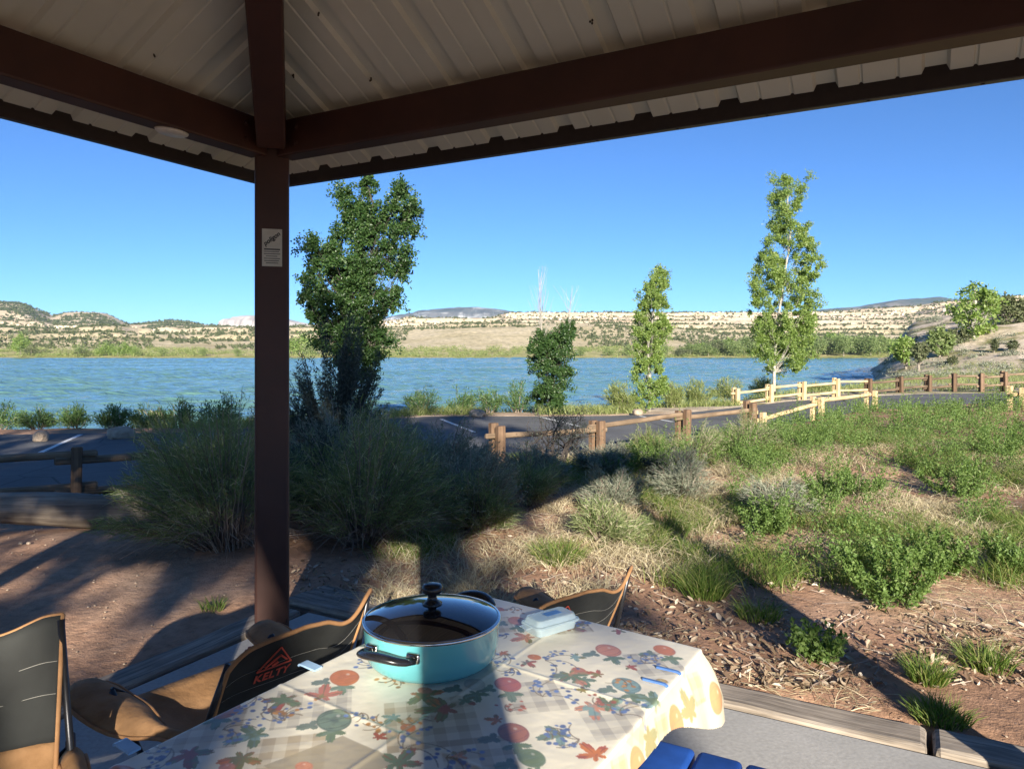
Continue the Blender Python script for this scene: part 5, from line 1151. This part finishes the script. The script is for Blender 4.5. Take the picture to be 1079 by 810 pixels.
# low green cover behind the left fence
n = 9000; X = r.uniform(-6.6, -1.5, n); Y = itp(X, FL_)+r.normal(.2, .35, n); P = np.stack([X, Y, gz(X, Y)+r.uniform(0, .2, n)*vnoise(X*2, Y*2, 4)], -1); ok = (X > -4.9) | (vnoise(X*1.5, Y, 9) > .75)
o = link('ivy_cover', MB().add(*leaves(P[ok], unit(r.normal(size=(ok.sum(), 3))), r.uniform(.02, .05, ok.sum()), .025, r)).mesh('ivy_cover'), WEED); o['kind'] = 'stuff'
# grass tufts as plants
def tuft(label, px, py, Rr, H_, n, seed, mat_=GRAS, W=.004):
    g_ = ground_px(px, py); r = np.random.default_rng(seed); th = r.uniform(0, 2*PI, n); q = np.sqrt(r.random(n))*Rr; P = np.stack([np.cos(th)*q, np.sin(th)*q, 0*q], -1); D = unit(np.stack([P[:, 0]/Rr*.4+r.normal(0, .15, n), P[:, 1]/Rr*.4+r.normal(0, .15, n), np.ones(n)], -1)); mb_ = MB()
    add_blades(mb_, P, D, H_*r.uniform(.5, 1.1, n), W, r, .5); o = link('grass_tuft', mb_.mesh('grass_tuft'), mat_, None, (g_[0], g_[1], g_[2]-.03)); return tag(o, label, 'grass tuft', 'grass tufts')
for i, a_ in enumerate(((978, 712, .07, .15, 300, 'yellow green grass tuft in the sun above the long timber'), (990, 752, .10, .10, 420, 'dark grass tuft in shade against the timber at lower right'), (742, 625, .12, .20, 420, 'green grass tuft right of the far camp chair'),
     (590, 588, .16, .20, 600, 'grass tuft behind the far camp chair'), (700, 560, .18, .20, 600, 'grass tuft in the middle of the dry ground'), (800, 650, .10, .14, 260, 'small grass tuft beyond the cloth corner'), (1040, 700, .10, .15, 300, 'grass tuft at the right edge among straw'), (225, 640, .06, .10, 90, 'thin grass tuft at the left foot of the big brush'))):
    tuft(a_[5], a_[0], a_[1], a_[2], a_[3], a_[4], 500+i)

# ================================================================== right hand hillside
def hp(px, py, Y=None):
    Ys = np.linspace(34, 170, 900); X = (px-539.5)/FPX*Ys; ray = CAMZ-(py-HY)/FPX*Ys; h = ray < gz(X, Ys); k = int(np.argmax(h)) if h.any() else 300; return Ys[k], X[k], float(gz(X[k], Ys[k]))
def htree(name, label, px, pbase, Y, ptop, pl, pr, n, lm, bm_, seed, cat='tree', nc=70, tr=.12, split=.45, ll=.3, group=None):
    X = (px-539.5)/FPX*Y; zb = float(gz(X, Y))-.1; H_ = pbase-ptop
    rows_ = [(ptop, px-(px-pl)*.25, px+(pr-px)*.3), (ptop+H_*.15, px-(px-pl)*.7, px+(pr-px)*.75), (ptop+H_*.4, pl, pr), (ptop+H_*.6, px-(px-pl)*.9, px+(pr-px)*.9), (pbase-H_*(1-split)*.35, px-(px-pl)*.5, px+(pr-px)*.5)]
    return envtree(name, label, cat, X, Y, rows_, nc, (pr-pl)/FPX*Y*.10, n, ll, .6, lm, bm_, tr, zb, group, seed, inner=.5)
htree('cottonwood_tree', 'airy cottonwood with a white trunk on the right hillside', 1025, 363, 70, 300, 1000, 1056, 3000, POPL, WBARK, 601, nc=60, tr=.30, ll=.36)
htree('hillside_tree', 'olive green tree at the right edge behind the white trunked cottonwood', 1062, 350, 74, 314, 1046, 1088, 2200, OLIV, BARK, 602, ll=.34, nc=60)
htree('hillside_tree', 'dark tree touching the right edge of the photo on the hill', 1082, 345, 75, 320, 1072, 1096, 1500, OLIV, BARK, 603, ll=.3)
htree('hillside_tree', 'rounded dark green tree left of the white trunk', 990, 376, 66, 347, 976, 1006, 2200, FARL, BARK, 604, ll=.3)
htree('hillside_tree', 'light green tree at the tip of the spur by the water', 954, 384, 66, 356, 938, 966, 1800, POPL, BARK, 605, ll=.3)
htree('hillside_tree', 'brownish dark tree in front of the light green one on the spur', 968, 384, 62, 362, 958, 980, 1300, OLIV, BARK, 606, ll=.26)
htree('hillside_tree', 'pale olive tree behind the rounded dark green tree', 1008, 372, 70, 346, 996, 1022, 1500, OLIV, BARK, 607, ll=.3)
for i, (px, pb, pt, w_, lab) in enumerate(((1048, 371, 358, 4, 'small upright juniper on the bare slope'), (1067, 370, 359, 6, 'small round juniper near the right edge on the bare slope'), (1004, 384, 376, 6, 'low dark juniper at the foot of the slope'))):
    Y_, X_, z_ = hp(px, pb); htree('juniper', lab, px, pb, Y_, pt, px-w_, px+w_, 900, JUNI, BARK, 620+i, 'tree', 30, .05, ll=.14, group='junipers on the right slope')
# sage on the slope: too many to count
r = np.random.default_rng(91); n = 900; X = r.uniform(22, 75, n); Y = r.uniform(44, 110, n); sc = vnoise(X*.12, Y*.12, 55); ok = (sc > .38) & (gz(X, Y) > -.9); X, Y = X[ok], Y[ok]; Z = gz(X, Y)
k = r.integers(0, len(X), 42000); s = r.uniform(.25, .65, len(X)); P = np.stack([X[k], Y[k], Z[k]], -1)+r.normal(size=(len(k), 3))*A(.5, .5, .35)*s[k][:, None]; P[:, 2] = np.maximum(P[:, 2], Z[k])
o = link('slope_sagebrush', MB().add(*leaves(P, unit(r.normal(size=P.shape)+A(0, 0, .6)), .16, .07, r)).mesh('slope_sagebrush'), SAGE); o['kind'] = 'stuff'

# ================================================================== far shore plants
def far_tree_mesh(seed, H_, W_, n, ll=.9):
    r = np.random.default_rng(seed); nc = 26; u = unit(r.normal(size=(nc, 3))); c = u*A(W_/2, W_/2, H_*.40)*(r.random((nc, 1))**.4)+A(0, 0, H_*.55); k = r.integers(0, nc, n); P = c[k]+r.normal(size=(n, 3))*W_*.11; P[:, 2] = np.maximum(P[:, 2], .2)
    cr = MB().add(*leaves(P, unit(r.normal(size=(n, 3))), ll, ll*.6, r)).mesh('crown')
    tk = MB().add(*tube([(0, 0, -.5), (.1, 0, H_*.35), (0, 0, H_*.7)], [W_*.035, W_*.025, W_*.01], 6))
    for q in range(5): tk.add(*tube([(0, 0, H_*.25), tuple(c[q]*.5+A(0, 0, H_*.22)), tuple(c[q])], [W_*.015, W_*.01, .05], 4, False))
    return cr, tk.mesh('trunk')
FTM = [far_tree_mesh(700+i, 12, 9+i, 1500) for i in range(3)]; FTS = [far_tree_mesh(710+i, 6, 6.5, 900, .6) for i in range(2)]
def far_tree(px, D, h, wd, label, lm, small=False, name='shore_tree'):
    cr, tk = (FTS if small else FTM)[rng.integers(0, 2 if small else 3)]; b0 = 6 if small else 12; X = (px-539.5)/FPX*D; z = max(float(far_z(np.array([px]), np.array([float(D)]))[0]), -2.0)
    t = empty(name, (X, D, z-.2), rng.uniform(0, 6), label, 'tree', 'trees on the far shore')
    for nm, me, mt in (('crown', cr, lm), ('trunk', tk, BARK)):
        o = bpy.data.objects.new(nm, me); COL.objects.link(o); o.parent = t
        if not me.materials: me.materials.append(mt)
        o.material_slots[0].link = 'OBJECT'; o.material_slots[0].material = mt
    t.scale = (wd/9., wd/9., h/b0) if not small else (wd/6.5, wd/6.5, h/b0); return t
far_tree(22, 405, 12, 9, 'bright green tree at the far left shore', POPL)
far_tree(33, 402, 6, 8, 'bare grey green tree right of the bright one on the far left shore', OLIV, True)
far_tree(82, 400, 6.5, 8, 'light green tree on the far shore at left, under the second hill', FARL, True)
far_tree(88, 396, 3.6, 7, 'dark low tree on the left far shore', JUNI, True)
for i in range(7): far_tree(104+i*6.6, 400+3*(i % 3), 5+2*((i*5) % 3)/2, 6.5, 'bright green tree in the row on the far left shore', POPL, True)
for px, lab in ((172, 'lone green tree on the far shore left of the post'), (214, 'dark bush-like tree on the far shore beside the post'), (250, 'last far shore tree left of the post')): far_tree(px, 398, 4.5, 5, lab, FARL, True)
far_tree(316, 410, 12, 12, 'yellow green tree on the far shore seen between post and cottonwood', POPL); far_tree(328, 405, 8, 9, 'smaller far shore tree seen through the cottonwood', FARL, True)
pxs = list(np.arange(718, 940, 9.5))
for i, px in enumerate(pxs):
    D = 398+12*((i*7) % 3); h = itp(px, [(715, 5), (735, 6.5), (752, 7.5), (765, 9), (790, 9.5), (860, 10), (880, 12), (905, 12), (925, 11), (945, 11)])*(.85+.25*((i*37) % 10)/10)
    far_tree(px, D, float(h), 9+2*(i % 3), 'green tree in the grove along the right far shore', (FARL, FARL, POPL)[i % 3] if (i % 4) else OLIV)
for px, h in ((612, 5), (640, 4.5), (662, 6), (700, 6.5)): far_tree(px, 400, h, 7, 'small tree on the far shore around the slender poplar', FARL, True)
# shoreline scrub
r = np.random.default_rng(95); n = 2600; px = r.uniform(-150, 1000, n); D = r.uniform(388, 470, n)**1.0; keep = vnoise(px*.03, D*.05, 3) > .38; px, D = px[keep], D[keep]; X = (px-539.5)/FPX*D; Z = far_z(px, D); s = r.uniform(.5, 1.5, len(px))*(1+.4*(px < 280))
k = r.integers(0, len(px), 52000); P = np.stack([X[k], D[k], Z[k]+s[k]*.5], -1)+r.normal(size=(len(k), 3))*A(1.1, 1, .45)*s[k][:, None]
o = link('shoreline_scrub', MB().add(*leaves(P, unit(r.normal(size=P.shape)+A(0, 0, .6)), .8, .4, r)).mesh('shoreline_scrub'), TAMA); o['kind'] = 'stuff'
# dark junipers dotting the hills
n = 60000; px = r.uniform(-250, 1250, n); D = 470+r.uniform(0, 1, n)**.9*1250; mid_ = (px > 400)
dens = vnoise(px*.02, D*.012, 7); keep = (D < np.where(mid_, 1010, 1700)) & (dens > np.where(mid_, np.where(D > 690, .22, .42), np.where(D < 560, .5, .22))) & (r.random(n) < np.where(D > 1000, 1., np.where(mid_, .95, .55)))
px, D = px[keep], D[keep]; X = (px-539.5)/FPX*D; Z = far_z(px, D); s = r.uniform(.5, 1.35, len(px))*np.where(D > 1200, 1.6, 1.0)*np.where(mid_[keep], .85, 1.); m_ = 9
k = np.repeat(np.arange(len(px)), m_); u = unit(r.normal(size=(len(k), 3))); P = np.stack([X[k], D[k], Z[k]+s[k]*.9], -1)+u*A(1, 1, .95)*s[k][:, None]*.8
o = link('hillside_junipers', MB().add(*leaves(P, unit(r.normal(size=P.shape)), 1.7*s[k], 1.4*s[k], r)).mesh('hillside_junipers'), JUNI); o['kind'] = 'stuff'
# pale boulders of the ledges
n = 4200; px = r.uniform(-100, 1300, n); D = r.uniform(880, 975, n); keep = vnoise(px*.04, D*.03, 12) > .4; px, D = px[keep], D[keep]; X = (px-539.5)/FPX*D; Z = far_z(px, D); bm_ = MB()
b8 = (A((-1, -1, -1), (1, -1, -1), (1, 1, -1), (-1, 1, -1), (-.8, -.7, .9), (.7, -.8, 1), (.8, .7, .8), (-.7, .8, 1)) if False else np.array([(-1, -1, -1), (1, -1, -1), (1, 1, -1), (-1, 1, -1), (-.8, -.7, .9), (.7, -.8, 1), (.8, .7, .8), (-.7, .8, 1)], float))
ng = len(px); sc = np.stack([r.uniform(.6, 2.2, ng), r.uniform(.6, 1.6, ng), r.uniform(.4, 1.1, ng)], -1); V = (b8[None]*sc[:, None, :]*r.uniform(.8, 1.2, (ng, 8, 1))+np.stack([X, D, Z], -1)[:, None, :]).reshape(-1, 3); Fb = np.array([(0, 3, 2, 1), (4, 5, 6, 7), (0, 1, 5, 4), (1, 2, 6, 5), (2, 3, 7, 6), (3, 0, 4, 7)]); F = ((np.arange(ng)*8)[:, None, None]+Fb[None]).reshape(-1, 4)
o = link('ledge_boulders', MB().add(V, F).mesh('ledge_boulders'), noisemat('pale_ledge', (.52, .42, .30), (.68, .58, .45), .05, .95, vec='World', spec=.1)); o['kind'] = 'stuff'

GAPS = [(onz(725, 735, .72), .2), (onz(560, 730, .77), .09), (onz(300, 775, .77), .12), (onz(392, 716, .77), .26), (onz(372, 722, .77), .2), (onz(345, 730, .77), .16), (A(-1.10, 3.36, .92), .2), (A(-1.06, 3.36, .45), .2), (onz(228, 715, 0), .24), (onz(612, 775, .77), .15), (onz(625, 800, .77), .18), (A(-1.24, 1.80, .62), .16),
  (onz(800, 765, 0), .34), (onz(860, 775, 0), .3), (onz(740, 760, 0), .16), (A(-1.05, 2.15, .5), .12), (onz(960, 770, 0), .22), (A(-.62, 1.95, .45), .08), (A(.6, 6.2, 0), .35), (A(1.5, 6.8, 0), .5), (A(.3, 5.0, 0), .3), (A(2.0, 4.4, 0), .4), (A(2.6, 3.4, 0), .35), (A(-2.9, 6.1, .6), .5), (A(-3.3, 4.4, 0), .28), (A(-2.2, 3.6, 0), .2), (A(-1.75, 3.7, 0), .18), (A(-3.6, 5.3, 0), .22), (A(-2.6, 4.6, 0), .15), (A(-2.2, 5.1, .8), .3), (A(-.2, 11.4, 0), .5)]  # spots and radii where the unseen crowns are cut open for sun
rg_ = np.random.default_rng(321)
for k in range(17): GAPS.append((A(rg_.uniform(-4.8, -1.5), rg_.uniform(2.8, 6.2), 0), rg_.uniform(.07, .12)))
for k in range(8): GAPS.append((A(rg_.uniform(-1.2, 2.2), rg_.uniform(4.3, 6.2), 0), rg_.uniform(.10, .2)))
# ================================================================== unseen trees behind the shelter, crowns shaped to throw shade into the view
def shade_tree(label, X, Y, H_, W_, z0, n, seed, nc=70, crad=1.0):
    pk = lambda z: HY-(z-CAMZ)*FPX/abs(Y); r = np.random.default_rng(seed); t = empty('cottonwood_tree', (X, Y, 0), 0, label, 'tree', 'unseen trees behind the shelter'); c = unit(r.normal(size=(nc, 3)))*A(W_/2, W_/2, (H_-z0)/2)*(r.random((nc, 1))**.4)+A(0, 0, (H_+z0)/2); tk = MB().add(*tube([(0, 0, -.3), (.1, 0, H_*.3), (-.1, .1, H_*.65), (0, 0, H_*.95)], [.26, .2, .12, .03], 10)); br = MB()
    s_ = np.array(to_sun); s_ = s_/np.linalg.norm(s_); o_ = A(X, Y, 0)
    def blocks(pt): return any(np.linalg.norm((pt+o_-g_)-((pt+o_-g_)@s_)*s_) < rd_+.12 for g_, rd_ in GAPS[:25])
    for q in range(nc):
      if blocks(c[q]) or blocks(c[q]*A(.6, .6, .95)): continue
      z1 = max(1.5, c[q][2]-np.hypot(*c[q][:2])*1.0); P = [(0, 0, z1), tuple(c[q]*A(.45, .45, 1)*.9+A(0, 0, .1*z1)), tuple(c[q])]; br.add(*tube(P, [.07, .04, .015], 5, False))
    part('trunk', tk, BARK, t, True); part('branches', br, BARK, t); k = r.integers(0, nc, n); P = c[k]+r.normal(size=(n, 3))*crad*.42
    s_ = np.array(to_sun); s_ = s_/np.linalg.norm(s_); o_ = A(X, Y, 0)
    for g_, rad in GAPS:           # openings carved along sun rays so light reaches chosen spots
        d_ = P+o_-g_; q_ = d_-(d_@s_)[:, None]*s_; P = P[np.linalg.norm(q_, axis=1) > rad]
    n = len(P); part('crown', MB().add(*leaves(P, unit(r.normal(size=(n, 3))), .16, .13, r)), COTT, t); return t
shade_tree('unseen broad cottonwood behind the shelter on its left side, shading the parking lot', -3.5, -15, 18.0, 10.5, 1.6, 21000, 801, 190, .55)
shade_tree('unseen cottonwood behind the shelter at its far left', -12.4, -13, 14.5, 9.5, 1.0, 17000, 802, 170, .5)
shade_tree('unseen small broad tree close behind the shelter on the left', -5.4, -7.5, 8.6, 9.4, .9, 17500, 804, 300, .26)
shade_tree('unseen smaller cottonwood directly behind the shelter', 1.5, -15, 13.8, 6.2, 3.2, 19000, 803, 190, .42)
